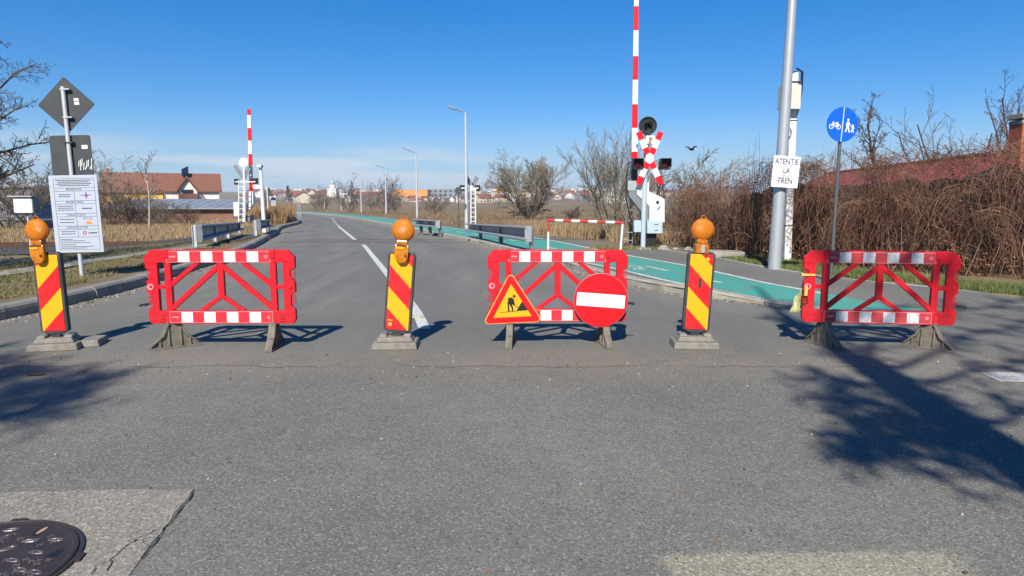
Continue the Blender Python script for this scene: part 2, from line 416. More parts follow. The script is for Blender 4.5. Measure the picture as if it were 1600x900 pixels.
M['patch_asphalt'] = asphalt('patch_asphalt', .27, (1, .92, .74), 1.1)
M['patch_concrete'] = asphalt('patch_concrete', .27, (1, .91, .75), 1.15)

def paint(name, col, wear=.35, scale=9, under=(.10, .098, .094)):
    m, nt, b = newmat(name); co = coords(nt)
    n1 = noise(nt, co, scale, 6, .7); n2 = noise(nt, co, .9, 3); n3 = noise(nt, co, 70, 2)
    f = maprange(nt, n1, .62-wear*.25, .72)
    c = mixc(nt, n2, tuple(x*.85 for x in col), tuple(min(1, x*1.1) for x in col))
    c = mixc(nt, math_(nt, 'MULTIPLY', maprange(nt, n3, .4, .7), .45), c, tuple(x*.6 for x in col))
    c = mixc(nt, math_(nt, 'MULTIPLY', f, .8), c, under)
    nt.links.new(c, b.inputs['Base Color']); b.inputs['Roughness'].default_value = .75
    bump(nt, b, n3, .3, .004)
    return m
M['white_line'] = paint('white_line', (.60, .59, .54), .45, 7)
M['white_line_worn'] = paint('white_line_worn', (.50, .49, .46), .9, 16)
M['lane_green'] = paint('lane_green', (.050, .32, .255), .8, 2.6, (.12, .21, .17))

def ground_mat():
    m, nt, b = newmat('dry_ground'); co = coords(nt)
    a = noise(nt, co, .09, 5, .6); c1 = noise(nt, co, 1.4, 5, .65); fine = noise(nt, co, 18, 4, .7)
    st = noise(nt, coords(nt, (.02, .35, 1)), 1.0, 4, .6)
    c = mixc(nt, maprange(nt, a, .35, .65), (.25, .175, .085), (.165, .12, .06))
    c = mixc(nt, maprange(nt, st, .42, .6, 0, .75), c, (.31, .225, .115))
    c = mixc(nt, maprange(nt, c1, .5, .68, 0, .65), c, (.085, .085, .032))
    c = mixc(nt, maprange(nt, fine, .35, .65, .55, 0), c, (.06, .045, .025))
    nt.links.new(c, b.inputs['Base Color']); b.inputs['Roughness'].default_value = .95
    bump(nt, b, math_(nt, 'ADD', fine, c1), .8, .06)
    return m
M['ground'] = ground_mat()
def blade_mat(name, cols):
    m, nt, b = newmat(name)
    oi = N(nt, 'ShaderNodeNewGeometry')
    c = ramp(nt, oi.outputs['Random Per Island'], [(i/(len(cols)-1), c) for i, c in enumerate(cols)])
    n = noise(nt, coords(nt), .8, 3)
    c = mixc(nt, maprange(nt, n, .35, .7, 0, .6), c, tuple(x*.6 for x in cols[0]))
    nt.links.new(c, b.inputs['Base Color']); b.inputs['Roughness'].default_value = .8
    return m
M['blade_green'] = blade_mat('grass_mixed', [(.10, .12, .03), (.24, .19, .09), (.16, .15, .05), (.30, .24, .13)])
M['blade_lush'] = blade_mat('grass_green', [(.07, .12, .02), (.11, .16, .035), (.22, .19, .08), (.09, .13, .03)])
M['blade_straw'] = blade_mat('grass_straw', [(.36, .25, .13), (.27, .18, .09), (.42, .31, .17), (.20, .13, .065)])
M['blade_brown'] = blade_mat('grass_brown', [(.22, .14, .07), (.17, .105, .055), (.30, .21, .11), (.13, .085, .045)])
M['reed'] = blade_mat('reed_straw', [(.33, .19, .085), (.40, .25, .12), (.26, .15, .07), (.36, .22, .10)])
M['gravel'] = simple('ballast', (.075, .066, .058), .95, dirt=.33, dscale=6, dcol=(.04, .037, .034), bumpk=1.0, fine=.8)

# ------------------------------------------------------------------ road geometry
def pcurve(pts):
    pts = sorted(pts, key=lambda p: p[1])
    ys = np.array([p[1] for p in pts]); xs = np.array([p[0] for p in pts])
    yy = np.linspace(ys[0], ys[-1], 2400); xx = np.interp(yy, ys, xs)
    k = 25; ker = np.ones(2*k+1)/(2*k+1)
    for _ in range(2):
        pad = np.concatenate([np.full(k, xx[0])+(np.arange(-k, 0))*(xx[1]-xx[0]), xx, np.full(k, xx[-1])+(np.arange(1, k+1))*(xx[-1]-xx[-2])])
        xx = np.convolve(pad, ker, 'valid')
    return lambda y: float(np.interp(y, yy, xx))
zs = .1
XR_ = pcurve([(4.6, 9.6), (3.74, 10.08), (3.33, 10.6), (2.15, 12.6), (1.7, 14.6), (.80, 18.2), (-1.65, 26), (-4.8, 34.3), (-8.3, 44), (-12.5, 55.5), (-17, 66), (-23, 78), (-31, 92), (-44, 110), (-70, 135)])
def XR(y):
    if y < 9.6: return 4.6+(9.6-y)*9
    return XR_(y)
XL_ = pcurve([(-7.2, 7.2), (-6.7, 8.75), (-6.7, 10.2), (-6.8, 11.9), (-7.14, 15.1), (-7.97, 20.1), (-9.2, 25.2), (-11.3, 33), (-12.7, 37.5), (-13.8, 44), (-14.9, 48.5), (-17.7, 56.5), (-22.6, 66), (-29, 78), (-37.5, 92), (-51, 110), (-78, 135)])
def XL(y):
    if y < 5.4: return -40
    if y < 7.2: return float(np.interp(y, [5.4, 5.6, 6.0, 6.5, 7.2], [-40, -12, -8.9, -7.75, -7.2]))
    return XL_(y)
XGN = pcurve([(4.75, 9.2), gp(1300, 484, .09), gp(1081, 452, zs), gp(975, 424, zs), gp(830, 395, zs), gp(735, 375, zs), (-5.6, 37.5), (-9.2, 47), (-13.1, 57), (-17.9, 67.5), (-24, 79.5), (-32, 93), (-45, 111), (-71, 136)])
XGF = pcurve([(6.6, 9.2), gp(1340, 470, zs), gp(1240, 452, zs), gp(1080, 415, zs), gp(1020, 406, zs), gp(965, 396, zs), gp(845, 372, zs), (-1.9, 33), (-6.1, 44), (-10.6, 56.5), (-15.4, 67), (-21.5, 79), (-30, 93.5), (-43, 112), (-70, 138)])
XSF_ = pcurve([gp(1600, 466, .06), gp(1345, 441, zs), gp(1205, 421, zs), gp(1100, 399, zs), gp(1000, 386, zs), (3.4, 24.2), (1.6, 27.5), (-1.5, 33), (-5.7, 44), (-10.2, 56.5), (-15, 67), (-21, 79), (-29.5, 93.5), (-42.5, 112), (-69.5, 138)])
_sy0 = gp(1600, 466, .06)
def XSF(y):
    if y < _sy0[1]: return _sy0[0]+(_sy0[1]-y)*1.6
    return XSF_(y)
def swz(y):
    t = min(1, max(0, (y-9.7)/1.8)); return .1*t*t*(3-2*t)

def sm(a, b, x):
    t = min(1, max(0, (x-a)/(b-a))); return t*t*(3-2*t)
def base_h(x, y):
    d = math.hypot(x, y)
    h = -.42*sm(38, 110, y)
    if y > 400: h += (min(y, 1380)-400)*.0178*sm(400, 620, y)-max(0, y-1500)*.004
    h += 6*sm(900, 1700, y)*mnoise.noise(Vector((x*.0016, y*.0008, 3)))
    h += 4*sm(700, 1500, y)*sm(-300, -900, x)
    return h
def Hleft(d, x, y):
    h = .13-.28*sm(1.6, 6, d)-.25*sm(6, 22, d)
    n = mnoise.noise(Vector((x*.6, y*.6, 0)))*.03*sm(.2, 1.2, d)+mnoise.noise(Vector((x*.15, y*.15, 5)))*.06*sm(3, 8, d)
    return h+n+base_h(x, y)-(-.42*sm(38, 110, y))*(1-sm(1, 8, d))
def Hright(d, x, y):
    h = .085-.08*sm(.6, 4, d)
    n = mnoise.noise(Vector((x*.7, y*.7, 9)))*.03*sm(.1, 1, d)+mnoise.noise(Vector((x*.1, y*.1, 5)))*.1*sm(3, 12, d)
    b = base_h(x, y); lo = -.42*sm(38, 110, y)
    return h+n+b-lo*(1-sm(1, 10, d))
def H(x, y):
    l = XL(y); r = XSF(y) if y < 138 else XL(135)+8
    if y > 135: l = -78; r = -70
    if x < l: return Hleft(l-x, x, y)
    if x > r: return Hright(x-r, x, y)
    return 0.0

ys = list(np.arange(-70, -6, 8))+list(np.arange(-6, 5.2, 1.0))+[5.2, 5.4, 5.5, 5.6, 5.75]+list(np.arange(6, 30, .3))+list(np.arange(30, 60, .8))+list(np.arange(60, 138, 2))
far = list(np.geomspace(140, 4200, 70))
cols = [.14, .3, .5, .75, 1, 1.3, 1.7, 2.2, 2.8, 3.5, 4.3, 5.2, 6.2, 7.5, 9, 11, 13.5, 17, 22, 28, 36, 46, 60, 80, 110, 150, 200, 280, 400, 560, 780, 1100, 1500, 2100, 3000, 4500]
V = []; rows = ys+far
for y in rows:
    yy = min(y, 136.5); l = XL(yy); r = max(XSF(yy), l+1)
    row = []
    for d in reversed(cols): row.append((l-d, y, Hleft(d, l-d, y)))
    row += [(l+.03, y, -.06), (r-.05, y, -.06)]
    for d in cols: row.append((r+d-.09, y, Hright(d-.09, r+d-.09, y)))
    V += row
nc = 2*len(cols)+2
Fq = [(i*nc+j, i*nc+j+1, (i+1)*nc+j+1, (i+1)*nc+j) for i in range(len(rows)-1) for j in range(nc-1)]
g = npmesh('ground', V, Fq, M['ground']); g.data.polygons.foreach_set('use_smooth', [True]*len(Fq)); tag(g, kind='structure')

# carriageway
ys = list(np.arange(-40, 5, 3))+[5.2, 5.4, 5.5, 5.6, 5.75]+list(np.arange(6, 12, .15))+list(np.arange(12, 60, .5))+list(np.arange(60, 136, 2))
V = []; dust = []; track = []
for y in ys:
    l = XL(y)-.02; r = min(XR(y), XSF(y))+.02; w = r-l
    if w > 14: cc = [(0, 1, 0), (.35/w, .5, 0), (1.0/w, .1, 0), (.2, 0, .2), (.3, 0, .3), (.4, 0, .2), (.5, 0, .2), (.6, 0, .2), (.7, 0, .2), (.8, 0, .2), (1-1/w, .1, 0), (1-.3/w, .4, 0), (1, 1, 0)]
    else: cc = [(0, 1, 0), (.3/w, .75, 0), (min(.75/w, .12), .3, .1), (min(1.5/w, .2), .05, .9), (.24, 0, .2), (.36, 0, .9), (.48, 0, .05), (.58, 0, .15), (.68, 0, .9), (.8, 0, .2), (max(.84, 1-.9/w), .25, .7), (max(.92, 1-.35/w), .7, .1), (1, 1, 0)]
    for f, du, tr in cc:
        V.append((l+f*w, y, 0)); dust.append(du*sm(5, 8, y)); track.append(tr*sm(6.5, 11, y))
nc = 13
Fq = [(i*nc+j, i*nc+j+1, (i+1)*nc+j+1, (i+1)*nc+j) for i in range(len(ys)-1) for j in range(nc-1)]
road = npmesh('road', V, Fq, M['road']); tag(road, kind='structure')
for nm, vals in (('dust', dust), ('track', track)):
    a = road.data.attributes.new(nm, 'FLOAT', 'POINT'); a.data.foreach_set('value', vals)

def strip(name, fa, fb, y0, y1, step, fz, mat, zo=0.0, jag=0.0):
    yy = np.arange(y0, y1+1e-6, step); V = []; Fq = []
    for i, y in enumerate(yy):
        V += [(fa(y), y, fz(y)+zo), (fb(y), y, fz(y)+zo)]
    for i in range(len(yy)-1): Fq.append((2*i, 2*i+1, 2*i+3, 2*i+2))
    o = npmesh(name, V, Fq, mat); return tag(o, kind='structure')
strip('pavement', lambda y: min(XR(y), XSF(y)-.02), lambda y: max(XSF(y), XGF(y)+.05) if y > 24 else XSF(y)+.03, 8.0, 134, .2, lambda y: swz(y)+.003, M['pavement'])
strip('cycle_path', lambda y: max(XGN(y), XR(y)+.22), XGF, 9.75, 134, .2, lambda y: swz(y)+.008, M['lane_green'])
strip('cycle_path_edge_line', lambda y: max(XGN(y), XR(y)+.22)+.02, lambda y: max(XGN(y), XR(y)+.22)+.13, 11.6, 80, .3, lambda y: swz(y)+.012, M['white_line'])
strip('cycle_path_edge_line', lambda y: XGF(y)-.13, lambda y: XGF(y)-.02, 10.9, 60, .3, lambda y: swz(y)+.012, M['white_line'])
mid = lambda y: (XGN(y)+XGF(y))/2
lm = MB()
y = 12.2
while y < 62:
    for k in range(2):
        a, b = y+k*.5, y+(k+1)*.5
        lm.flat([(mid(a)-.05, a), (mid(a)+.05, a), (mid(b)+.05, b), (mid(b)-.05, b)], swz(y)+.012)
    y += 2.1
# worn bicycle stencil and arrow on the path near the gantry
for cy, off in ((17.4, .42), (14.9, -.4)):
    cx = mid(cy)+off
    for oy in (-.28, .28):
        ring = [(cx+.13*math.cos(t)*1.0, cy+oy+.2*math.sin(t)) for t in np.linspace(0, 2*math.pi, 13)]
        for i in range(12):
            p, q = ring[i], ring[i+1]
            ip = (cx+(p[0]-cx)*.7, cy+oy+(p[1]-cy-oy)*.7); iq = (cx+(q[0]-cx)*.7, cy+oy+(q[1]-cy-oy)*.7)
            lm.flat([p, q, iq, ip], .112)
    lm.flat([(cx-.02, cy-.25), (cx+.03, cy-.25), (cx+.2, cy+.2), (cx+.15, cy+.2)], .1125)
    ay = cy+1.3; ax = mid(ay)+off
    lm.flat([(ax-.05, ay), (ax+.05, ay), (ax+.05, ay+.7), (ax-.05, ay+.7)], .112)
    lm.flat([(ax-.16, ay+.7), (ax+.16, ay+.7), (ax-.02, ay+1.15)], .112)
tag(lm.build('cycle_path_marking', M['white_line']), kind='structure')

# carriageway centre line
CL = pcurve([gp(664, 515), gp(655, 490), gp(568, 382), gp(555, 375), gp(528, 353), (-16.2, 61.4), (-21.5, 74), (-30, 90), (-42, 107)])
cm = MB()
def dash(a, b, w=.15):
    n = max(1, int((b-a)/.6))
    for i in range(n):
        p, q = a+(b-a)*i/n, a+(b-a)*(i+1)/n
        cm.flat([(CL(p)-w/2, p), (CL(p)+w/2, p), (CL(q)+w/2, q), (CL(q)-w/2, q)], .004)
dash(8.35, 24.3, .15); dash(27.3, 42, .15)
y = 44
while y < 80: dash(y, y+1.4, .17); y += 3.2
tag(cm.build('road_marking', M['white_line']), kind='structure')
wm = MB()
a, b, c, d = gp(1530, 582), gp(1640, 583), gp(1640, 599), gp(1563, 597)
wm.flat([a, b, c, d], .004)
tag(wm.build('road_marking', M['white_line_worn']), kind='structure')

# repair patches
def wobble(pts, amp, step=.06, seed=1):
    rnd = random.Random(seed); out = []
    for i in range(len(pts)):
        p, q = Vector(pts[i]), Vector(pts[(i+1) % len(pts)]); n = max(1, int((q-p).length/step))
        nrm = Vector((-(q-p).y, (q-p).x)).normalized()
        for k in range(n):
            w = p.lerp(q, k/n)+nrm*(mnoise.noise(Vector((p.x+k*.35, p.y, seed)))*amp+rnd.uniform(-amp, amp)*.3)
            out.append((w.x, w.y))
    return out
pm = MB(); pm.flat(wobble([gp(302, 766), gp(150, 766), gp(0, 771), (-3.6, 3.45), (-3.4, 2.2), gp(170, 935), gp(200, 900)], .012, .04, 2), .004)
tag(pm.build('road_patch', M['patch_concrete']), kind='structure')
pe = MB()     # open joint along the right side of the patch
jl = wobble([gp(303, 766), gp(198, 905)], .018, .05, 5)[:32]
jl = [p for p in jl if p[1] > 2.6]
for i in range(len(jl)//2-1):
    p, q = jl[i], jl[i+1]; w = .004+.008*abs(mnoise.noise(Vector((i*.3, 0, 0))))
    pe.flat([(p[0], p[1]), (p[0]+w, p[1]), (q[0]+w, q[1]), (q[0], q[1])], .008)
# branching cracks in the patch
def crack(pts, seed, w0=.005):
    rnd = random.Random(seed); fine = []
    for (a, b) in zip(pts[:-1], pts[1:]):
        for k in range(6):
            t = k/6; fine.append((a[0]+(b[0]-a[0])*t+rnd.uniform(-.008, .008), a[1]+(b[1]-a[1])*t+rnd.uniform(-.008, .008)))
    for i in range(len(fine)-1):
        p, q = fine[i], fine[i+1]; w = w0*rnd.uniform(.5, 1.2)
        pe.flat([(p[0]-w/2, p[1]), (p[0]+w/2, p[1]-w*.3), (q[0]+w/2, q[1]), (q[0]-w/2, q[1])], .0085)
crack([gp(245, 830), gp(200, 852), gp(175, 875), gp(165, 900)], 3); crack([gp(175, 876), gp(150, 885), gp(140, 905)], 4, .004)
crack([gp(235, 842), gp(222, 846), gp(232, 858)], 6, .004)
tag(pe.build('road_crack', M['black']), kind='structure')
# kerbs
def kerb_run(fx, y0, y1, side, h, w, mb, seed, zf=lambda y: 1.0, L=.95):
    rnd = random.Random(seed); pts = []; y = y0
    P = [(fx(yy), yy) for yy in np.arange(y0, y1, .02)]
    acc = 0; last = P[0]; st = P[0]
    for p in P[1:]:
        acc += math.hypot(p[0]-last[0], p[1]-last[1]); last = p
        if acc >= L:
            a, b = Vector(st), Vector(p); d = (b-a).normalized(); nrm = Vector((-d.y, d.x))*side
            a = a+d*.008; b = b-d*.008
            prof = [(0, -.05), (0, h*.55), (.012, h*.8), (.045, h*.97), (.07, h), (w-.02, h), (w, h-.02), (w, -.05)]
            dz = rnd.uniform(-.008, .008); dn = rnd.uniform(-.008, .008); vs = []
            for q, k in ((a, zf(a.y)), (b, zf(b.y))):
                for (o, z) in prof:
                    v = q+nrm*(o+dn); vs.append((v.x, v.y, (z*k if z > 0 else z)+dz*k))
            n = len(prof); fs = [tuple(range(n)), tuple(range(2*n-1, n-1, -1))]+[(i, n+i, n+i+1, i+1) for i in range(n-1)]
            mb.add(vs, fs); acc = 0; st = p
km = MB(); kerb_run(XL, 5.62, 120, 1, .185, .26, km, 1)
tag(km.build('kerb', M['kerb'], smooth=False), kind='structure')
km = MB(); kerb_run(XR, 9.75, 120, -1, .135, .22, km, 2, lambda y: max(.06, sm(9.6, 11.2, y)))
tag(km.build('kerb', M['kerb_dusty']), kind='structure')
# narrow kerb edging behind the pavement
km = MB(); kerb_run(lambda y: XSF(y)+.02, 10.2, 24, -1, .115, .07, km, 3, lambda y: swz(y)*10)
tag(km.build('pavement_edging', M['concrete']), kind='structure')

# concrete footpath on the left verge
def hstrip(name, A, B, mat, zo, n=30):
    V = []; Fq = []
    def samp(P, t):
        t *= len(P)-1; i = min(int(t), len(P)-2); f = t-i
        return (P[i][0]+(P[i+1][0]-P[i][0])*f, P[i][1]+(P[i+1][1]-P[i][1])*f)
    for i in range(n+1):
        a, b = samp(A, i/n), samp(B, i/n)
        for k in range(4):
            x, y = a[0]+(b[0]-a[0])*k/3, a[1]+(b[1]-a[1])*k/3
            V.append((x, y, H(x, y)+zo))
    for i in range(n):
        for k in range(3): Fq.append((i*4+k, i*4+k+1, i*4+k+5, i*4+k+4))
    o = npmesh(name, V, Fq, mat); return tag(o, kind='structure')
hstrip('footpath', [(-19, 10.0), gp(0, 440, -.05), gp(100, 430, -.05), gp(240, 405, -.03), gp(330, 395, 0)], [(-20, 11.9), gp(0, 420, -.07), gp(120, 407, -.05), gp(250, 394, -.03), gp(340, 388, 0)], M['concrete'], .035, 60)

# railway track across the road
TY = lambda x: 25.9+.055*(x+5) if x < -5 else 25.9-.02*(x+5)
def tz(x):
    if x < -9.0: return max(-.16, -.05*sm(-9, -16, x)*3)+.02
    return 0.0
tr = thing('railway_track', 'rusty railway track crossing the road and running off along the verge', 'railway track', (0, 0, 0))
for off in (0, 1.435):
    mb = MB(); P = list(np.arange(-60, -8.9, 1.2))
    for x0, x1 in zip(P[:-1], P[1:]):
        for (w, z0, z1) in ((.14, -.06, -.04), (.03, -.04, .05), (.075, .05, .09)):
            vs = []
            for x in (x0, x1):
                yc = TY(x)+off; zz = tz(x)
                vs += [(x, yc-w/2, zz+z0), (x, yc+w/2, zz+z0), (x, yc+w/2, zz+z1), (x, yc-w/2, zz+z1)]
            mb.add(vs, [(0, 1, 2, 3), (7, 6, 5, 4), (0, 4, 5, 1), (1, 5, 6, 2), (2, 6, 7, 3), (3, 7, 4, 0)])
    mb.build('rail', M['rust'], tr); mb = MB()
    # through the crossing: rail head flush with the road, flangeway slot beside it
    for x0, x1 in zip(np.arange(-8.9, 3.4, .6), np.arange(-8.3, 4.0, .6)):
        z = .006 if x1 < XR(26)+.3 else .118
        mb.flat([(x0, TY(x0)+off-.05), (x1, TY(x1)+off-.05), (x1, TY(x1)+off+.10), (x0, TY(x0)+off+.10)], z)
    mb.build('crossing_rail', M['rust'], tr); mb = MB()
    for x0, x1 in zip(np.arange(4, 40, 1.2), np.arange(5.2, 41.2, 1.2)):
        mb.box(((x0+x1)/2, TY(x0)+off, .1), (1.2, .07, .12))
    mb.build('rail', M['rust'], tr)
mb = MB()
for x in np.arange(-58, -9.6, .65): mb.box((x, TY(x)+.72, tz(x)-.1), (.24, 2.5, .1))
mb.build('sleepers', M['sleeper'], tr)
# ballast stones either side of the rails
rnd = random.Random(3); mb = MB()
for i in range(4200):
    x = rnd.uniform(-34, -9.6); y = TY(x)-abs(rnd.gauss(0, 2.2))+.9
    s = rnd.uniform(.03, .075); z = max(H(x, y), tz(x)-.16)
    rr = Matrix.Rotation(rnd.uniform(0, 6), 3, 'Z') @ Matrix.Rotation(rnd.uniform(-.6, .6), 3, 'X')
    mb.box((x, y, z+s*.3), (s*1.3, s, s*.8), rot=rr, taper=.7)
tag(mb.build('ballast_stones', M['gravel']), 'dark ballast stones along the railway track', 'ballast', kind='stuff')
hstrip('ballast_bed', [(-40, TY(-40)-4.5), (-20, TY(-20)-4.6), (-13, TY(-13)-3.4), (-10, TY(-10)-1.2)], [(-40, TY(-40)+2.6), (-20, TY(-20)+2.6), (-10, TY(-10)+2.2)], M['gravel'], .03, 40)

rnd = random.Random(77); mb = MB()
for i in range(1500):
    k = rnd.random()
    if k < .4: y = rnd.uniform(6.5, 22); x = XL(y)+.03+abs(rnd.gauss(0, .16))
    elif k < .75: y = rnd.uniform(10, 24); x = XR(y)-.03-abs(rnd.gauss(0, .16))
    elif k < .9: x = rnd.uniform(-5, 6); y = 6.45+rnd.gauss(0, .35)
    else: x = rnd.uniform(-4, 4); y = rnd.uniform(2.6, 7)
    s_ = rnd.uniform(.004, .016) if y < 8 else rnd.uniform(.008, .026)
    mb.box((x, y, s_*.3), (s_*1.3, s_, s_*.7), rnd.choice((0, 0, 1, 2)), rot=Matrix.Rotation(rnd.uniform(0, 6), 3, 'Z') @ Matrix.Rotation(rnd.uniform(-.5, .5), 3, 'X'), taper=.7)
tag(mb.build('road_grit', [M['concrete'], M['gravel'], M['leaf_dead']]), 'loose grit, small stones and dead leaf crumbs on the road', 'grit', kind='stuff')
# ------------------------------------------------------------------ grass blades
def blades(name, pts, hmin, hmax, w, mat, label, cat, lean=.5, seed=0):
    rng = np.random.default_rng(seed); pts = np.array(pts, np.float32); n = len(pts)
    h = rng.uniform(hmin, hmax, n)[:, None]; a = rng.uniform(0, 2*np.pi, n); la = rng.uniform(0, 2*np.pi, n)
    d = np.stack([np.cos(a), np.sin(a), np.zeros(n)], 1)*w/2
    ln = np.stack([np.cos(la), np.sin(la), np.zeros(n)], 1)*h*rng.uniform(.1, lean, n)[:, None]
    up = np.array([[0, 0, 1.0]])
    b0, b1 = pts-d, pts+d; m0 = pts+ln*.35+up*h*.6-d*.7; m1 = pts+ln*.35+up*h*.6+d*.7; t = pts+ln+up*h
    V = np.stack([b0, b1, m1, m0, t], 1).reshape(-1, 3)
    i = np.arange(n)[:, None]*5
    F3 = np.concatenate([i+np.array([[0, 1, 2]]), i+np.array([[0, 2, 3]]), i+np.array([[3, 2, 4]])], 0)
    o = npmesh(name, V, F3, mat, n=3); return tag(o, label, cat, kind='stuff')
rng = np.random.default_rng(11)
def clump(x, y, s=.9, k=0): return mnoise.noise(Vector((x*s, y*s, k)))
# left verge
P = []
for i in range(60000):
    y = rng.uniform(6, 24); d = rng.uniform(.22, 1)**1.3*6; x = XL(y)-d
    if y < 7 and rng.random() < .4: continue
    if x < -12-.4*(y-8): continue
    if clump(x, y, 1.3) < -.18: continue
    if gp(0, 437, 0) and (-10.9 < x) or y < 12.5 or True: P.append((x, y, H(x, y)-.01))
blades('verge_grass', P[:52000], .03, .10, .012, M['blade_green'], 'short half dry grass on the left verge', 'grass', .9, 1)
# right verge below the hedge
P = []
for i in range(26000):
    y = rng.uniform(9, 17.5); x = XSF(y)+.12+rng.uniform(0, 2.4)*rng.uniform(.3, 1)
    if clump(x, y, 1.1, 4) < -.3: continue
    P.append((x, y, H(x, y)-.01))
blades('hedge_foot_grass', P, .05, .14, .013, M['blade_lush'], 'fresh green grass at the foot of the brown hedge', 'grass', .8, 2)
# grass island at the crossing signal
P = []
cx, cy = gp(985, 389, .1)
for i in range(5000):
    t = rng.uniform(0, 6.28); r = rng.uniform(0, 1)**.5
    P.append((cx+1.25*r*math.cos(t), cy+.75*r*math.sin(t)+.2, .105))
blades('signal_foot_grass', P, .04, .12, .016, M['blade_green'], 'scrubby patch of grass round the base of the crossing signal', 'grass', .8, 3)
# straw field left
P = []
for i in range(46000):
    y = rng.uniform(27.9, 58); x = rng.uniform(-34, XL(y)-1.2)
    if x > -.2 or x < -.86*y-2: continue
    if clump(x, y, .35, 2) < -.25: continue
    P.append((x, y, H(x, y)-.02))
blades('straw_grass', P, .10, .36, .024, M['blade_straw'], 'pale dry straw grass beyond the rails', 'grass', .8, 4)
# brown field right and centre
P = []
for i in range(60000):
    y = 26+rng.uniform(0, 1)**1.6*120; x = rng.uniform(XSF(min(y, 136))+.8, .62*y+4)
    if clump(x, y, .25, 6) < -.2: continue
    P.append((x, y, H(x, y)-.02))
blades('field_grass', P, .10, .38, .035, M['blade_brown'], 'brown winter grass of the open field', 'grass', .9, 5)
# taller weeds by the path and behind the signal
P = []
for i in range(15000):
    t = rng.random()
    if t < .5: x, y = rng.uniform(3.6, 7.5), rng.uniform(23.6, 30)
    else: y = rng.uniform(24, 32); x = XSF(y)+rng.uniform(.5, 6)
    if x < XSF(y)+.5 or clump(x, y, .7, 8) < -.05: continue
    P.append((x, y, H(x, y)-.02))
blades('tall_weeds', P, .25, .85, .022, M['blade_straw'], 'tall dry weeds behind the crossing signal', 'weeds', .45, 6)
# reeds on the left of the bend
P = []
for i in range(9000):
    u = rng.uniform(0, 1); y = 42+u*17; x = XL(y)-.5-rng.uniform(0, 1)**1.3*(2.6+1.4*u)
    P.append((x, y, H(x, y)-.05))
blades('reeds', P, .5, 1.25, .03, M['reed'], 'orange dry reeds on the inside of the bend', 'reeds', .35, 7)

# ------------------------------------------------------------------ text helper
def text_mesh(body, size, ext=.001, off=0.0):
    cu = bpy.data.curves.new('lettering', 'FONT'); cu.body = body; cu.size = size; cu.extrude = ext; cu.offset = off
    cu.align_x = 'CENTER'; cu.align_y = 'CENTER'
    o = bpy.data.objects.new('lettering', cu); COL.objects.link(o)
    dg = bpy.context.evaluated_depsgraph_get(); me = bpy.data.meshes.new_from_object(o.evaluated_get(dg))
    bpy.data.objects.remove(o); bpy.data.curves.remove(cu)
    return me
def add_text(mb, body, size, x, z, y, mat=0, sx=1.0, bold=0):
    me = text_mesh(body, size, .001, bold)
    vs = [(x+v.co.x*sx, y-v.co.z, z+v.co.y) for v in me.vertices]
    mb.add(vs, [tuple(p.vertices) for p in me.polygons], mat)
    bpy.data.meshes.remove(me)

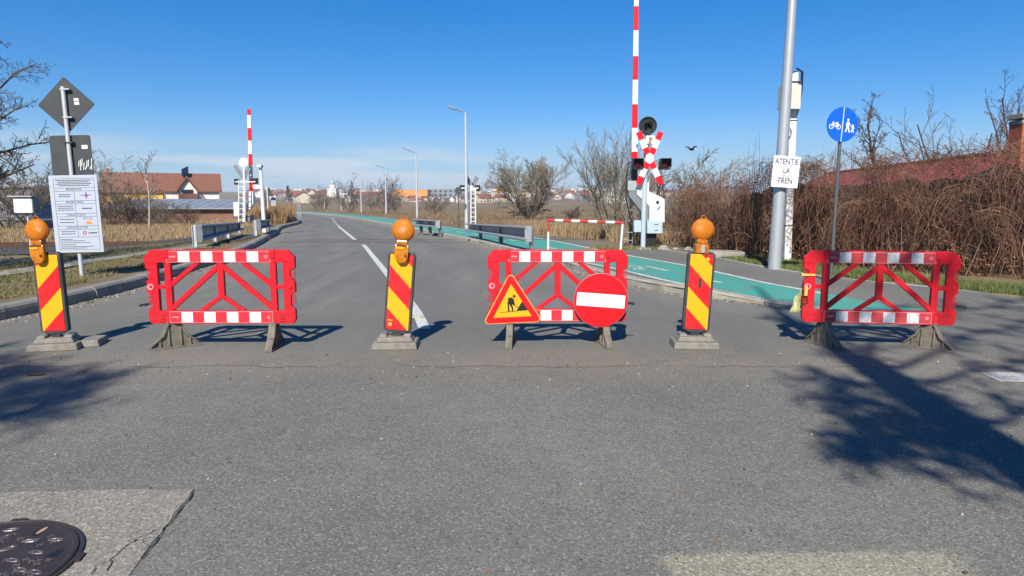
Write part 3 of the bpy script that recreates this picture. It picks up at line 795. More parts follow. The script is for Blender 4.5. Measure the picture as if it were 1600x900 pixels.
# ------------------------------------------------------------------ plastic barriers
def zx(p): return (p-622)/720.0
def zz(p): return (855-p)/720.0
def make_barrier(label):
    t = thing('safety_barrier', label, 'barrier', group='red plastic barriers across the road')
    mb = MB(); d = .03
    # top rail with chamfered corners, bottom rail
    X0, X1 = zx(42), zx(1200)
    mb.poly([(X0, zz(185)), (X0, zz(140)), (X0+.075, zz(85)), (X1-.075, zz(85)), (X1, zz(140)), (X1, zz(185))], -d, d)
    mb.poly([(X0+.01, zz(560)), (X0+.01, zz(630)), (X0+.04, zz(662)), (X1-.04, zz(662)), (X1-.01, zz(630)), (X1-.01, zz(560))], -d, d)
    # side columns with the two hand notches
    for s in (-1, 1):
        e = X1; q = lambda a, b: (s*a, zz(b))
        pts = [q(e, 180), q(e, 225), q(e-.055, 248), q(e-.055, 292), q(e-.005, 332), q(e-.005, 412), q(e-.055, 438), q(e-.055, 520), q(e-.012, 545), q(e-.012, 562), q(e-.13, 562), q(e-.13, 180)]
        mb.poly(pts, -d+.003, d-.003)
        for k in range(7):      # ribbed hinge lugs in the notches
            mb.box((s*(e-.03), 0, zz(236+k*11)), (.045, .035, .007)); 
            mb.box((s*(e-.03), 0, zz(440+k*11)), (.045, .035, .007))
        mb.poly([q(e-.272, 180), q(e-.272, 562), q(e-.205, 562), q(e-.205, 180)], -d+.004, d-.004)
        mb.poly([q(e-.21, 358), q(e-.21, 390), q(e-.128, 390), q(e-.128, 358)], -d+.007, d-.007)
        # raised clamp blocks on top rail, louvre slots on bottom rail
        mb.poly([q(e-.21, 83), q(e-.21, 150), q(e-.262, 150), q(e-.262, 83)], -d-.010, d+.010)
        for k in range(4): mb.box((s*(e-.155), -d-.003, zz(588+k*17)), (.055, .012, .008))
        mb.lathe([(.022, 0), (.022, .008), (.015, .010)], 12, 0, Matrix.Translation((s*(e-.055), -d+.004, zz(372))) @ Matrix.Rotation(R(90), 4, 'X'))
        # diagonals
        mb.bar((s*.01, zz(205)), (s*(e-.245), zz(552)), .053, -d+.010, d-.010)
        mb.bar((s*.24, zz(182)), (s*(e-.238), zz(372)), .047, -d+.008, d-.008)
        mb.bar((s*.0, zz(445)), (s*.235, zz(566)), .047, -d+.012, d-.012)
    mb.poly([(-.034, zz(182)), (.034, zz(182)), (.034, zz(470)), (-.034, zz(470))], -d+.006, d-.006)
    mb.build('panel', M['red_plastic'], t, bevel=.006)
    mb = MB()
    mb.lathe([(.035, 0), (.035, .004)], 14, 0, Matrix.Translation((X0+.052, -.031, zz(372))) @ Matrix.Rotation(R(90), 4, 'X'))
    mb.build('reflector', M['pink_line'], t)
    for (py0, py1, sh) in ((98, 178, -10), (569, 650, 12)):
        mb = MB(); n = 9; x0, x1 = zx(218), zx(1012)
        mb.poly([(x0-.006, zz(py1)-.006), (x1+.006, zz(py1)-.006), (x1+.006, zz(py0)+.006), (x0-.006, zz(py0)+.006)], -d-.002, -d+.002, 2)
        for i in range(n):
            a, b = x0+(x1-x0)*i/n, x0+(x1-x0)*(i+1)/n
            mb.poly([(a, zz(py1)), (b, zz(py1)), (b, zz(py0)), (a, zz(py0))], -d-.004, -d, i % 2)
        zc = (zz(py0)+zz(py1))/2
        mb.poly([(x0+.025, zc-.006), (x0+.095, zc-.006), (x0+.095, zc+.008), (x0+.025, zc+.008)], -d-.0055, -d-.003, 2)
        for i in range(10):
            a, b = 2*math.pi*i/10, 2*math.pi*(i+1)/10
            c = x1-.042
            mb.poly([(c+.018*math.cos(a), zc+.018*math.sin(a)), (c+.018*math.cos(b), zc+.018*math.sin(b)), (c+.009*math.cos(b), zc+.009*math.sin(b)), (c+.009*math.cos(a), zc+.009*math.sin(a))], -d-.0055, -d-.003, 2)
        mb.build('reflective_strip', [M['red_foil'], M['white_foil'], M['pink_line']], t)
    for s in (-1, 1):
        mb = MB(); mb.box((0, 0, .010), (.085, .52, .02))
        # feet are A shaped: profile in YZ, built along y
        def yz(pts, x0, x1):
            n = len(pts); vs = [(x0, a, b) for a, b in pts]+[(x1, a, b) for a, b in pts]
            mb.add(vs, [tuple(range(n-1, -1, -1)), tuple(range(n, 2*n))]+[(i, (i+1) % n, n+(i+1) % n, n+i) for i in range(n)])
        yz([(-.25, .018), (.25, .018), (.12, .12), (.055, .275), (-.055, .275), (-.12, .12)], -.014, .014)
        for k in (-.15, -.06, .06, .15):
            hh = .275 if abs(k) < .07 else .115
            mb.box((0, k, .018+hh/2), (.07, .022, hh), taper=.75)
        yz([(-.25, .018), (-.22, .045), (-.105, .135), (-.045, .275), (-.065, .275), (-.135, .14), (-.235, .05)], -.038, .038)
        yz([(.25, .018), (.22, .045), (.105, .135), (.045, .275), (.065, .275), (.135, .14), (.235, .05)], -.038, .038)
        mb.build('foot', M['foot_grey'], t, bevel=.005, loc=(s*.545, 0, 0))
    mb = MB(); mb.tube([(X0+.03, 0, zz(505)), (X0-.03, -.02, zz(512)), (X0-.085, -.03, zz(522))], .011, 6)
    mb.box((X0-.035, -.02, zz(514)), (.07, .02, .022)); mb.build('coupling_hook', M['black'], t)
    return t
b1 = make_barrier('red plastic barrier on the left lane with clean stripes and its left foot turned sideways')
b1.location = (-3.13, 7.28, 0)
b2 = copy_tree(b1); b2['label'] = 'middle red plastic barrier with a roadworks triangle and a no entry disc on its front'
b3 = copy_tree(b1); b3['label'] = 'red plastic barrier on the right with scuffed grey stripes and yellow tape at its side'
b2.location = (.50, 7.42, -.01+.01); b2.scale = (.955, 1, .99)
b3.location = (3.97, 7.30, 0); b3.rotation_euler.z = R(-8); b3.scale = (.985, 1, .985)
feet = lambda b: [c for c in children(b) if c.name.startswith('foot')]
f = sorted(feet(b1), key=lambda o: o.location.x); f[0].rotation_euler.z = R(-52); f[1].rotation_euler.z = R(3)
f = sorted(feet(b2), key=lambda o: o.location.x); f[0].rotation_euler.z = R(-4); f[1].rotation_euler.z = R(9)
f = sorted(feet(b3), key=lambda o: o.location.x); f[0].rotation_euler.z = R(26); f[1].rotation_euler.z = R(50)
for c in children(b3):
    if c.name.startswith('reflective_strip'):
        c.data = c.data.copy(); c.data.materials[0] = M['red_foil_dirty']; c.data.materials[1] = M['white_foil_dirty']
        c['label'] = 'scuffed grey and red reflective strip'
for b in (b2, b3):
    for c in children(b):
        if c.name.startswith('coupling_hook'):
            c.scale.x = -1
# tape and torn rag at the left side of the right barrier
tp = MB(); tp.box((-.755, -.002, .80), (.145, .075, .022)); tp.box((-.77, -.002, .62), (.03, .078, .11))
tag_t = tp.build('tape', M['tape'], b3)
rg = MB(); n = 7; vs = []
for i in range(n):
    for j in range(n):
        a, b_ = i/(n-1), j/(n-1)
        x = -.17*b_*(.35+.65*a)-.02+.12*a*.4*(1-b_); z = .30-.26*a+.10*(1-b_)*(1-a)
        vs.append((x, .05*mnoise.noise(Vector((a*4, b_*4, 1)))+.02*math.sin(7*a+5*b_), z))
rg.add(vs, [(i*n+j, i*n+j+1, (i+1)*n+j+1, (i+1)*n+j) for i in range(n-1) for j in range(n-1)])
p = at(1258, 470, 7.5)
o = rg.build('torn_sheet', M['rag'], None, smooth=True, loc=(p.x, 7.46, .32)); sd = o.modifiers.new('solid', 'SOLIDIFY'); sd.thickness = .004
tag(o, 'torn greenish plastic sheet snagged on the left side of the scuffed barrier', 'plastic sheet')

# roadworks triangle leaning on the middle barrier
def plate_from_uv(uvs, Y): return [at(u, v, Y) for u, v in uvs]
def rounded(pts, r, n=5):
    out = []
    for i in range(len(pts)):
        p0, p1, p2 = Vector(pts[i-1]), Vector(pts[i]), Vector(pts[(i+1) % len(pts)])
        a = (p0-p1).normalized(); b = (p2-p1).normalized(); ang = a.angle(b); t = r/math.tan(ang/2)
        s, e = p1+a*t, p1+b*t; c = p1+(a+b).normalized()*(r/math.sin(ang/2))
        a0 = math.atan2(s.y-c.y, s.x-c.x); a1 = math.atan2(e.y-c.y, e.x-c.x); dlt = (a1-a0+math.pi) % (2*math.pi)-math.pi
        for k in range(n+1): out.append((c.x+r*math.cos(a0+dlt*k/n), c.y+r*math.sin(a0+dlt*k/n)))
    return out
SY = 7.33
pc = at(800, 478, SY)
t = thing('roadworks_sign', 'yellow roadworks triangle with red border propped on the middle barrier', 'road sign', (pc.x, SY, pc.z))
def tri(k, dz=0.0, r=.03):
    S = .66*k; hgt = S*.866; return rounded([(-S/2, -hgt/3+dz), (S/2, -hgt/3+dz), (0, 2*hgt/3+dz)], r)
mb = MB(); mb.poly(tri(1.0, -.0, .04), -.008, .008, 0); mb.build('plate', M['orange_edge'], t, bevel=.002)
mb = MB(); mb.poly(tri(.955, 0, .033), -.0105, -.007); mb.build('red_border', M['sign_red'], t)
mb = MB(); mb.poly(tri(.635, -.0, .006), -.0125, -.009); mb.build('yellow_field', M['yellow'], t)
mb = MB(); y0, y1 = -.0145, -.011
q = lambda px, pz: ((px-535)/1295.0, (560-pz)/1295.0+.02)     # from the enlarged photograph
def qp(l): mb.poly([q(*p) for p in l], y0, y1)
qp([(355, 668), (600, 656), (600, 663), (360, 674)])
qp([(590, 660), (680, 525), (760, 654)])
c = q(572, 447); mb.poly([(c[0]+.016*math.cos(a), c[1]+.016*math.sin(a)) for a in np.linspace(0, 2*math.pi, 15)[:-1]], y0, y1)
qp([(480, 480), (500, 464), (545, 464), (566, 492), (574, 540), (575, 575), (562, 580), (552, 545), (538, 565), (500, 548), (478, 560), (470, 540), (484, 510)])
qp([(474, 545), (498, 545), (496, 600), (498, 662), (474, 662)])
qp([(500, 540), (532, 555), (550, 605), (553, 660), (530, 660), (527, 610), (505, 575)])
mb.bar(q(545, 558), q(625, 612), .006, y0-.001, y1)
qp([(548, 545), (570, 540), (578, 572), (560, 585)])
mb.build('worker_pictogram', M['black'], t)
t.rotation_euler.y = R(-2.6)
pc = at(938.5, 469, SY)
t = thing('no_entry_sign', 'round red no entry sign with white bar fixed on the middle barrier', 'road sign', (pc.x, SY, pc.z))
circ = lambda r, n=48: [(r*math.cos(a), r*math.sin(a)) for a in np.linspace(0, 2*math.pi, n+1)[:-1]]
mb = MB(); mb.poly(circ(.298), -.012, .012); mb.build('plate', M['galv_dark'], t, bevel=.003)
mb = MB(); mb.poly(circ(.293), -.0145, -.011); mb.build('red_disc', M['sign_red'], t)
mb = MB(); mb.poly(rounded([(-.262, -.072), (.262, -.072), (.262, .072), (-.262, .072)], .006, 2), -.0165, -.013); mb.build('white_bar', M['sign_white'], t)
t.rotation_euler.y = R(4.2)

# ------------------------------------------------------------------ warning beacons (striped post, foot, amber lamp)
def make_beacon(label, mirror, lean, loc, base_rot, logo, kerbbase=False, lamp_back=False):
    t = thing('warning_beacon', label, 'beacon', loc, 0, 'striped beacons with amber lamps')
    mb = MB()
    def block(w, d, h, z0, k=.86, off=(0, 0)):
        mb.box((off[0], off[1], z0+h/2), (w, d, h), taper=k)
    block(.49, .36, .075, 0, .95); block(.40, .26, .05, .075, .86)
    for s in (-1, 1): block(.09, .20, .03, .125, .8, (s*.13, 0))
    if kerbbase: block(.30, .34, .075, 0, .9, (.26, .13))
    mb.build('base', M['base_grey'], t, bevel=.012, rotz=base_rot)
    tl = Matrix.Rotation(lean, 4, 'Y')
    def fin(o): o.matrix_local = tl; return o
    tl2 = tl @ Matrix.Translation((-.05 if kerbbase else 0, 0, 0))
    def finl(o): o.matrix_local = tl2; return o
    z0, z1, hw = .18, 1.045, .148
    mb = MB()
    mb.poly([(-hw, z0+.015), (-hw*.5, z0-.02), (hw*.5, z0-.02), (hw, z0+.015), (hw, z1-.03), (hw-.03, z1), (-hw+.03, z1), (-hw, z1-.03)], -.03, .03)
    mb.poly([(-.06, z0-.018), (-.03, .10), (.03, .10), (.06, z0-.018)], -.02, .02)
    fin(mb.build('frame', M['frame_dark'], t, bevel=.008))
    mb = MB(); fw, a0, a1 = .121, z0+.018, z1-.028; dz = .235
    mb.poly([(-fw, a0), (fw, a0), (fw, a1), (-fw, a1)], -.034, -.028, 0)
    # diagonal red bands clipped to the face
    def band(c0):
        # band rises towards mirror direction: z = c0 + k*x*mirror ; thickness dz
        k = 1.0; pts = []
        lo = lambda x: c0+k*mirror*x; hi = lambda x: lo(x)+dz
        n = 24; up = []; dn = []
        for i in range(n+1):
            x = -fw+2*fw*i/n; l, h_ = max(a0, min(a1, lo(x))), max(a0, min(a1, hi(x)))
            if h_-l > 1e-4: dn.append((x, l)); up.append((x, h_))
        if len(dn) > 1: mb.poly(dn+up[::-1], -.0362, -.0335, 1)
    for i in range(-1, 3): band(a0-.125+i*2*dz)
    if logo == 'low':
        mb.box((-.08, -.0366, a0+.10), (.055, .002, .012), 2); mb.poly([(-.08+.022*math.cos(a), a0+.055+.022*math.sin(a)) for a in np.linspace(0, 6.28, 9)[:-1]], -.0376, -.036, 2)
    elif logo == 'high':
        mb.box((.065, -.0366, a1-.10), (.06, .002, .012), 2); mb.poly([(.065+.022*math.cos(a), a1-.05+.022*math.sin(a)) for a in np.linspace(0, 6.28, 9)[:-1]], -.0376, -.036, 2)
    fin(mb.build('striped_face', [M['yellow'], M['beacon_red'], M['orange_edge']], t))
    # lamp: neck / battery case, round lens, carrying loop
    yb = .02 if lamp_back else -.045
    zc = z1+.045
    mb = MB()
    if not lamp_back:
        hp = [(-.075, z1-.02), (-.075, zc+.035), (.075, zc+.035), (.075, z1-.02), (.068, z1-.075), (.04, z1-.11), (-.02, z1-.115), (-.06, z1-.07)]
        mb.poly(hp, yb-.05, yb+.0)
    else:
        mb.poly([(-.07, z1-.02), (-.07, zc+.035), (.07, zc+.035), (.07, z1-.02)], yb-.06, yb+.05)
    mb.poly([(-.058, zc+.033), (-.058, zc+.085), (.058, zc+.085), (.058, zc+.033)], yb-.045, yb+.045)
    finl(mb.build('lamp_neck', M['amber_neck'], t, bevel=.01))
    mb = MB(); mb.box((0, yb-.048, zc+.028), (.118, .012, .012)); mb.box((-.02, yb-.052, zc+.006), (.085, .008, .022), 1); mb.lathe([(.012, 0), (.012, .012)], 8, 0, Matrix.Translation((.045, yb-.05, z1-.03)) @ Matrix.Rotation(R(90), 4, 'X'))  # dark strip and bolt, plus a yellow band painting the highlight on the neck
    finl(mb.build('lamp_bolt_highlight', [M['frame_dark'], M['yellow']], t))
    mb = MB(); r = .118
    MM = Matrix.Translation((0, yb, zc+.085+r-.015)) @ Matrix.Rotation(R(90), 4, 'X')
    prof = [(r*.15, -.062), (r*.5, -.058), (r*.8, -.045), (r*.95, -.027), (r, -.012), (r*1.02, -.006), (r*1.02, .006), (r, .012), (r*.95, .027), (r*.8, .045), (r*.5, .058), (r*.15, .062)]
    mb.lathe(prof, 32, 0, MM)
    lens = finl(mb.build('lamp_lens', M['amber'], t, smooth=True))
    mb = MB(); mb.lathe([(.098, -.004), (.098, .004)], 24, 0, MM); mb.lathe([(.022, -.035), (.03, -.01), (.03, .01), (.022, .035)], 12, 1, MM)
    mb.build('reflector', [M['orange_edge'], M['sign_white']], lens)
    mb = MB(); mb.lathe([(r*1.045, -.007), (r*1.05, -.003), (r*1.05, .003), (r*1.045, .007)], 32, 0, MM); mb.build('rim', M['amber_neck'], lens)
    mb = MB(); zt = zc+.085+2*r-.02
    mb.tube([(-.045, yb, zt-.012), (-.022, yb, zt+.028), (0, yb, zt+.045), (.022, yb, zt+.028), (.045, yb, zt-.012)], .006, 6)
    finl(mb.build('carrying_loop', M['amber_neck'], t, smooth=True))
    if lamp_back:
        mb = MB(); mb.box((0, yb-.068, z1+.03), (.04, .012, .08)); fin(mb.build('clamp', M['galv'], t, bevel=.003))
        mb = MB(); mb.box((0, -.038, (a0+a1)/2+.10), (.03, .006, .10)); fin(mb.build('torn_patch', M['frame_dark'], t))
    return t
def bl(u, v): p = gp(u, v); return (p[0], p[1], 0)
make_beacon('striped beacon with amber lamp near the left kerb, stripes rising to the right', 1, R(-1.7), (-4.93, 7.25, 0), R(14), None, True)
make_beacon('striped beacon with amber lamp standing at the end of the white centre line', -1, R(5.0), (-1.27, 7.32, 0), R(2), 'low')
make_beacon('striped beacon with amber lamp between the middle and right barriers, small hole in its face', -1, R(2.6), (2.0, 7.34, 0), R(-4), 'high', False, True)
# litter by the centre beacon and small scraps
mb = MB(); mb.box((0, 0, .012), (.20, .05, .018), rot=Matrix.Rotation(.1, 3, 'Z')); mb.box((.05, .035, .02), (.16, .03, .012), 1, rot=Matrix.Rotation(-.12, 3, 'Z'))
p = gp(652, 497); tag(mb.build('litter_scrap', [M['rag'], M['teal']], None, loc=(p[0]-.05, p[1], .0), bevel=.004), 'crumpled teal and brown scrap lying on the white centre line', 'litter')
mb = MB(); vs = [(.09*math.cos(a)*k, .05*math.sin(a)*k, .006+.01*mnoise.noise(Vector((math.cos(a)*3, math.sin(a)*3, k)))) for k in (.55, 1) for a in np.linspace(0, 6.28, 11)[:-1]]
mb.add(vs, [(i, (i+1) % 10, 10+(i+1) % 10, 10+i) for i in range(10)]+[tuple(range(9, -1, -1))])
p = gp(55, 586); tag(mb.build('flattened_can', M['rust'], None, loc=(p[0], p[1], .004)), 'flattened rusty scrap on the road below the left beacon', 'litter')

# ------------------------------------------------------------------ manhole
c = (-2.385, 2.775)
t = thing('manhole_cover', 'dark cast iron manhole cover set in a pale concrete patch', 'manhole cover', (c[0], c[1], .004))
mb = MB(); mb.lathe([(.40, 0), (.40, .010), (.387, .013), (.384, .004)], 64); 
for a in (R(12), R(-38), R(100), R(-130)):
    mb.box((.402*math.cos(a), .402*math.sin(a), .006), (.03, .06, .011), rot=Matrix.Rotation(a, 3, 'Z'))
t.scale = (1.12, 1.12, 1)
mb.build('ring_frame', M['cast_iron'], t, smooth=False)
mb = MB(); mb.lathe([(.380, .002), (.380, .012), (.374, .015), (.362, .015), (.357, .012), (.02, .012)], 64); mb.build('lid', M['cast_iron'], t)
rnd = random.Random(5); md = MB(); ms = MB(); mk = MB()
def ell(mb, x, y, a, l, w, z, ring=False, mat=0):
    P = [(l*math.cos(k), w*math.sin(k)) for k in np.linspace(0, 2*math.pi, 15)[:-1]]
    ca, sa = math.cos(a), math.sin(a)
    tr_ = lambda p, s=1: (x+(p[0]*ca-p[1]*sa)*s, y+(p[0]*sa+p[1]*ca)*s)
    if not ring: mb.flat([tr_(p) for p in P], z, mat)
    else:
        n = len(P)
        vs = [tr_(p)+(.0122,) for p in P]+[tr_(p, .86)+(z,) for p in P]+[tr_(p, .6)+(z,) for p in P]+[tr_(p, .5)+(.0122,) for p in P]
        mb.add(vs, [(r_*n+i, r_*n+(i+1) % n, (r_+1)*n+(i+1) % n, (r_+1)*n+i) for r_ in range(3) for i in range(n)], mat)
for ringr, cnt in ((.305, 14), (.235, 11), (.16, 8), (.08, 5)):
    for i in range(cnt):
        a = 2*math.pi*i/cnt+ringr*7; x, y = ringr*math.cos(a), ringr*math.sin(a)
        if ringr == .305 and i % 2 == 0:
            ell(mk, x, y, a*.2, .044, .019, .0128)
            if i % 4 != 2: ell(ms, x+.004, y+.006, a*.2, .034, .010, .0135)
        else: ell(md, x, y, a*.4+.3, .034, .014, .0155, True)
for i in range(85):
    r, a = rnd.uniform(.03, .325), rnd.uniform(0, 6.28); x, y = r*math.cos(a), r*math.sin(a)
    for k in range(3):
        b = k*math.pi/3+rnd.random()
        md.box((x, y, .0135+k*.0004), (.028, .004, .004), rot=Matrix.Rotation(b, 3, 'Z'))
md.build('raised_pattern', M['cast_iron_worn'], t); mk.build('slots', M['black'], t); ms.build('sand_fill', M['sand'], t)

# ------------------------------------------------------------------ left sign post
PY = 13.0
base = at(129, 439, PY); top = at(98, 136, PY); zb = H(base.x, PY)
t = thing('sign_post', 'leaning grey post with the backs of two road signs above a pale printed site board', 'sign post', (base.x, PY, zb))
L = Vector((top.x-base.x, 0, top.z-zb)); Llen = L.length; ang = math.atan2(L.x, L.z)
pm_ = Matrix.Rotation(ang, 4, 'Y')
def fix(o): o.matrix_local = pm_; return o
def zloc(v): return (at(114, v, PY).z-zb)/math.cos(ang)
mb = MB(); mb.cyl((0, 0, -.1), (0, 0, Llen), .038, 16); mb.lathe([(.041, Llen-.02), (.041, Llen+.006), (.02, Llen+.010)], 16); fix(mb.build('pole', M['galv_light'], t, smooth=True))
zc = zloc(163); k = .535
mb = MB(); mb.poly(rounded([(k, zc), (0, zc+k*.95), (-k, zc), (0, zc-k*.95)], .03), .045, .06); 
mb.box((.20, .042, zc+.085), (.09, .004, .05), 1); mb.box((.205, .042, zc+.02), (.09, .004, .05), 1)
for dz in (.27, -.24): mb.box((.05, .0, zc+dz), (.17, .09, .022), 2)
fix(mb.build('diamond_plate', [M['sign_back'], M['sign_white'], M['galv_light']], t))
zc1, zc0 = zloc(211), zloc(274)
mb = MB(); mb.poly(rounded([(-.385, zc0-.1), (.385, zc0-.1), (.385, zc1), (-.385, zc1)], .05), .045, .06)
mb.box((.27, .042, zc1-.22), (.11, .004, .07), 1); mb.box((0, 0, zc1-.14), (.20, .09, .025), 2)
for i in range(9):  # graffiti squiggle
    a = random.Random(i); mb.bar((.12+.03*i, zc0+.08+a.uniform(0, .1)), (.14+.03*i, zc0+.08+a.uniform(.05, .24)), .012, .041, .0445, 1)
fix(mb.build('rectangular_plate', [M['sign_back'], M['sign_white'], M['frame_dark']], t))
zb1, zb0 = zloc(274), zloc(394)
W = .455; xo = .05
bd = MB(); bd.poly([(-W+xo, zb0), (W+xo, zb0), (W+xo, zb1), (-W+xo, zb1)], -.066, -.052); brd = fix(bd.build('info_board', M['board'], t, bevel=.003))
bh = zb1-zb0; mb = MB()
X = lambda a: xo-W+2*W*a
Z = lambda b: zb1-bh*b
def hl(b, a0=.09, a1=.93, w=.006, m=1): mb.poly([(X(a0), Z(b)), (X(a1), Z(b)), (X(a1), Z(b)+w), (X(a0), Z(b)+w)], -.0685, -.0665, m)
def vl(a, b0, b1, w=.006): mb.poly([(X(a), Z(b1)), (X(a)+w, Z(b1)), (X(a)+w, Z(b0)), (X(a), Z(b0))], -.0690, -.0667, 1)
hl(.045); hl(.965); vl(.09, .045, .965); vl(.93, .045, .965)
for b in (.165, .205, .33, .37, .495, .535, .655, .70, .80): hl(b)
for b0, b1 in ((.205, .33), (.37, .495), (.535, .655), (.70, .80)): vl(.5, b0, b1)
rnd = random.Random(9)
def dashes(b, a0, a1, h=.011, m=0):
    a = a0
    while a < a1:
        w = rnd.uniform(.02, .06)
        mb.poly([(X(a), Z(b)), (X(min(a+w, a1)), Z(b)), (X(min(a+w, a1)), Z(b)+h), (X(a), Z(b)+h)], -.0695, -.0668, m); a += w+.008
for i, b in enumerate((.07, .092, .114, .136)): dashes(b, .14+.05*(i % 2), .88-.05*(i % 2), .013)
for b in (.25, .275): dashes(b, .18, .42, .012)
for b in (.40, .425, .45): dashes(b, .13, .46, .011)
for b in (.57, .61): dashes(b, .15, .45, .012)
for b in (.73, .76): dashes(b, .15, .45, .012)
for b in (.83, .85, .875, .90, .925, .945): dashes(b, .12, .35+.5*rnd.random(), .009)
dashes(.435, .64, .84, .02, 0); dashes(.755, .72, .90, .022, 0)
dashes(.262, .62, .72, .012, 4); dashes(.262, .77, .85, .012, 4)
add_text(mb, 'BENEFICIAR', .055, X(.5), Z(.185)+.004, -.068, 1); add_text(mb, 'PROIECTANT', .055, X(.5), Z(.35)+.004, -.068, 1)
add_text(mb, 'CONSULTANT', .055, X(.5), Z(.515)+.004, -.068, 1); add_text(mb, 'CONSTRUCTOR', .055, X(.5), Z(.678)+.004, -.068, 1)
add_text(mb, 'H I L L', .065, X(.74), Z(.56), -.068, 0)
cr = lambda cx, cz, r, n=14, a0=0, a1=2*math.pi: [(cx+r*math.cos(a), cz+r*math.sin(a)) for a in np.linspace(a0, a1, n+1)]
mb.poly(cr(X(.745), Z(.262), .03)[:-1], -.0700, -.067, 2); mb.poly([(X(.735), Z(.30)), (X(.755), Z(.30)), (X(.755), Z(.22)), (X(.735), Z(.22))], -.0703, -.067, 4)
mb.poly(cr(X(.75), Z(.63), .06, 14, 0, math.pi), -.0700, -.067, 3)
for i in range(12):
    a, b = 2*math.pi*i/12, 2*math.pi*(i+1)/12; cx_, cz_ = X(.64), Z(.745)
    mb.poly([(cx_+.037*math.cos(a), cz_+.037*math.sin(a)), (cx_+.037*math.cos(b), cz_+.037*math.sin(b)), (cx_+.02*math.cos(b), cz_+.02*math.sin(b)), (cx_+.02*math.cos(a), cz_+.02*math.sin(a))], -.07, -.067, 2)
mb.build('print', [M['print_grey'], M['print_mid'], M['print_red'], M['print_orange'], M['print_blue']], brd)

# white meter box on a pole behind the left beacon
BY = 22.0; p0 = at(46, 386, BY); zt1, zt0 = at(45, 309, BY).z, at(45, 333, BY).z; zb = H(p0.x, BY)
t = thing('meter_cabinet', 'white box cabinet on a thin pole behind the left beacon', 'cabinet', (p0.x-.03, BY, zb))
mb = MB(); mb.cyl((0, .1, -.1), (0, .1, zt0-zb+.05), .03, 10); mb.build('pole', M['galv_light'], t, smooth=True)
mb = MB(); mb.box((0, .1, (zt0+zt1)/2-zb), (.62, .32, zt1-zt0)); mb.build('box', M['galv_dark'], t, bevel=.01)
mb = MB(); mb.box((-.01, -.068, (zt0+zt1)/2-zb), (.58, .012, zt1-zt0-.03)); mb.build('door', M['sign_white'], t, bevel=.003)
mb = MB(); mb.box((-.05, .08, zt1-zb+.025), (.78, .46, .04), rot=Matrix.Rotation(R(-5), 3, 'X')); mb.build('roof', M['galv'], t)

# ------------------------------------------------------------------ right side poles and signs
LY = 14.75
pb, pt = at(1210, 420, LY), at(1238, 0, LY); d = (pt-Vector((pb.x, LY, .08))); topz = 8.6
tdir = Vector((d.x/d.z, 0, 1))
t = thing('street_lamp', 'tall galvanised lamp post beside the pavement carrying a white warning plate', 'street lamp', (pb.x, LY, .08), 0)
mb = MB(); mb.tube([(0, 0, -.05), tdir*.02, tdir*3.0, tdir*topz], [.142, .14, .115, .062], 20); mb.cyl((0, 0, .0), (0, 0, .012), .2, 16)
mb.build('pole', M['galv'], t, smooth=True)
e = tdir*topz; mb = MB(); mb.tube([e-Vector((0, 0, .1)), e+Vector((-.1, -.1, .25)), e+Vector((-1.3, -.2, .5))], [.05, .045, .035], 10); mb.build('arm', M['galv'], t, smooth=True)
mb = MB(); mb.box(e+Vector((-1.65, -.22, .56)), (.75, .26, .1), rot=Matrix.Rotation(R(12), 3, 'Y')); mb.build('lamp_head', M['galv_dark'], t, bevel=.03)
# ATENTIE LA TREN
sc_ = at(1227, 268.5, LY-.2)
t = thing('warning_plate', 'white plate reading ATENȚIE LA TREN fixed to the lamp post', 'sign', (sc_.x, LY-.22, sc_.z))
mb = MB(); mb.poly(rounded([(-.278, -.325), (.278, -.325), (.278, .325), (-.278, .325)], .012, 2), -.008, .008); mb.build('plate', M['sign_white'], t)
mb = MB(); mb.box((-.13, .06, .18), (.35, .1, .03)); mb.box((-.13, .06, -.2), (.35, .1, .03)); mb.build('bracket', M['galv_dark'], t)
mb = MB(); add_text(mb, 'ATENȚIE', .165, 0, .205, -.0098, 0, .76, .0045); add_text(mb, 'LA', .165, .01, .02, -.0098, 0, .76, .0045); add_text(mb, 'TREN', .165, .0, -.19, -.0098, 0, .80, .0045)
mb.build('lettering', M['print_mid'], t)
mb = MB(); rnd = random.Random(2); pr = (-.08, -.09)
for i in range(12):
    q = (pr[0]+rnd.uniform(-.01, .04), -.09+rnd.uniform(-.035, .035)); mb.bar(pr, q, .008, -.0112-.0002*i, -.0085) if q != pr else None; pr = q
mb.bar((-.2, -.19), (-.05, -.20), .012, -.0108, -.0085)
mb.build('graffiti', M['print_mid'], t)
t.rotation_euler.y = R(3.6)
# white pole with cabinet just behind
WY = 16.7; pb, pt = at(1229, 408, WY), at(1240.5, 114, WY); zb = H(pb.x, WY)
t = thing('utility_pole', 'white square pole with a beige box and black cables behind the lamp post', 'utility pole', (pb.x, WY, zb))
d = Vector((pt.x-pb.x, 0, pt.z-zb)); a_ = math.atan2(d.x, d.z); rm = Matrix.Rotation(a_, 4, 'Y')
mb = MB(); mb.box((0, 0, d.length/2-.05), (.17, .17, d.length+.1)); o = mb.build('pole', M['white_paint_metal'], t, bevel=.02); o.matrix_local = rm
mb = MB()
for k in (.9, 2.0, 3.4): mb.box((0, 0, k), (.18, .18, .025))
mb.box((-.02, 0, d.length-.22), (.34, .2, .04)); mb.box((-.22, 0, d.length-.22), (.06, .06, .16))
o = mb.build('bands', M['frame_dark'], t); o.matrix_local = rm
zc = (at(1228, 136, WY).z+at(1228, 173, WY).z)/2-zb; hh = at(1228, 136, WY).z-at(1228, 173, WY).z; xc = at(1228, 154, WY).x-pb.x
mb = MB(); mb.box((xc, -.2, zc), (.46, .24, hh)); mb.build('cabinet', M['box_beige'], t, bevel=.012, )
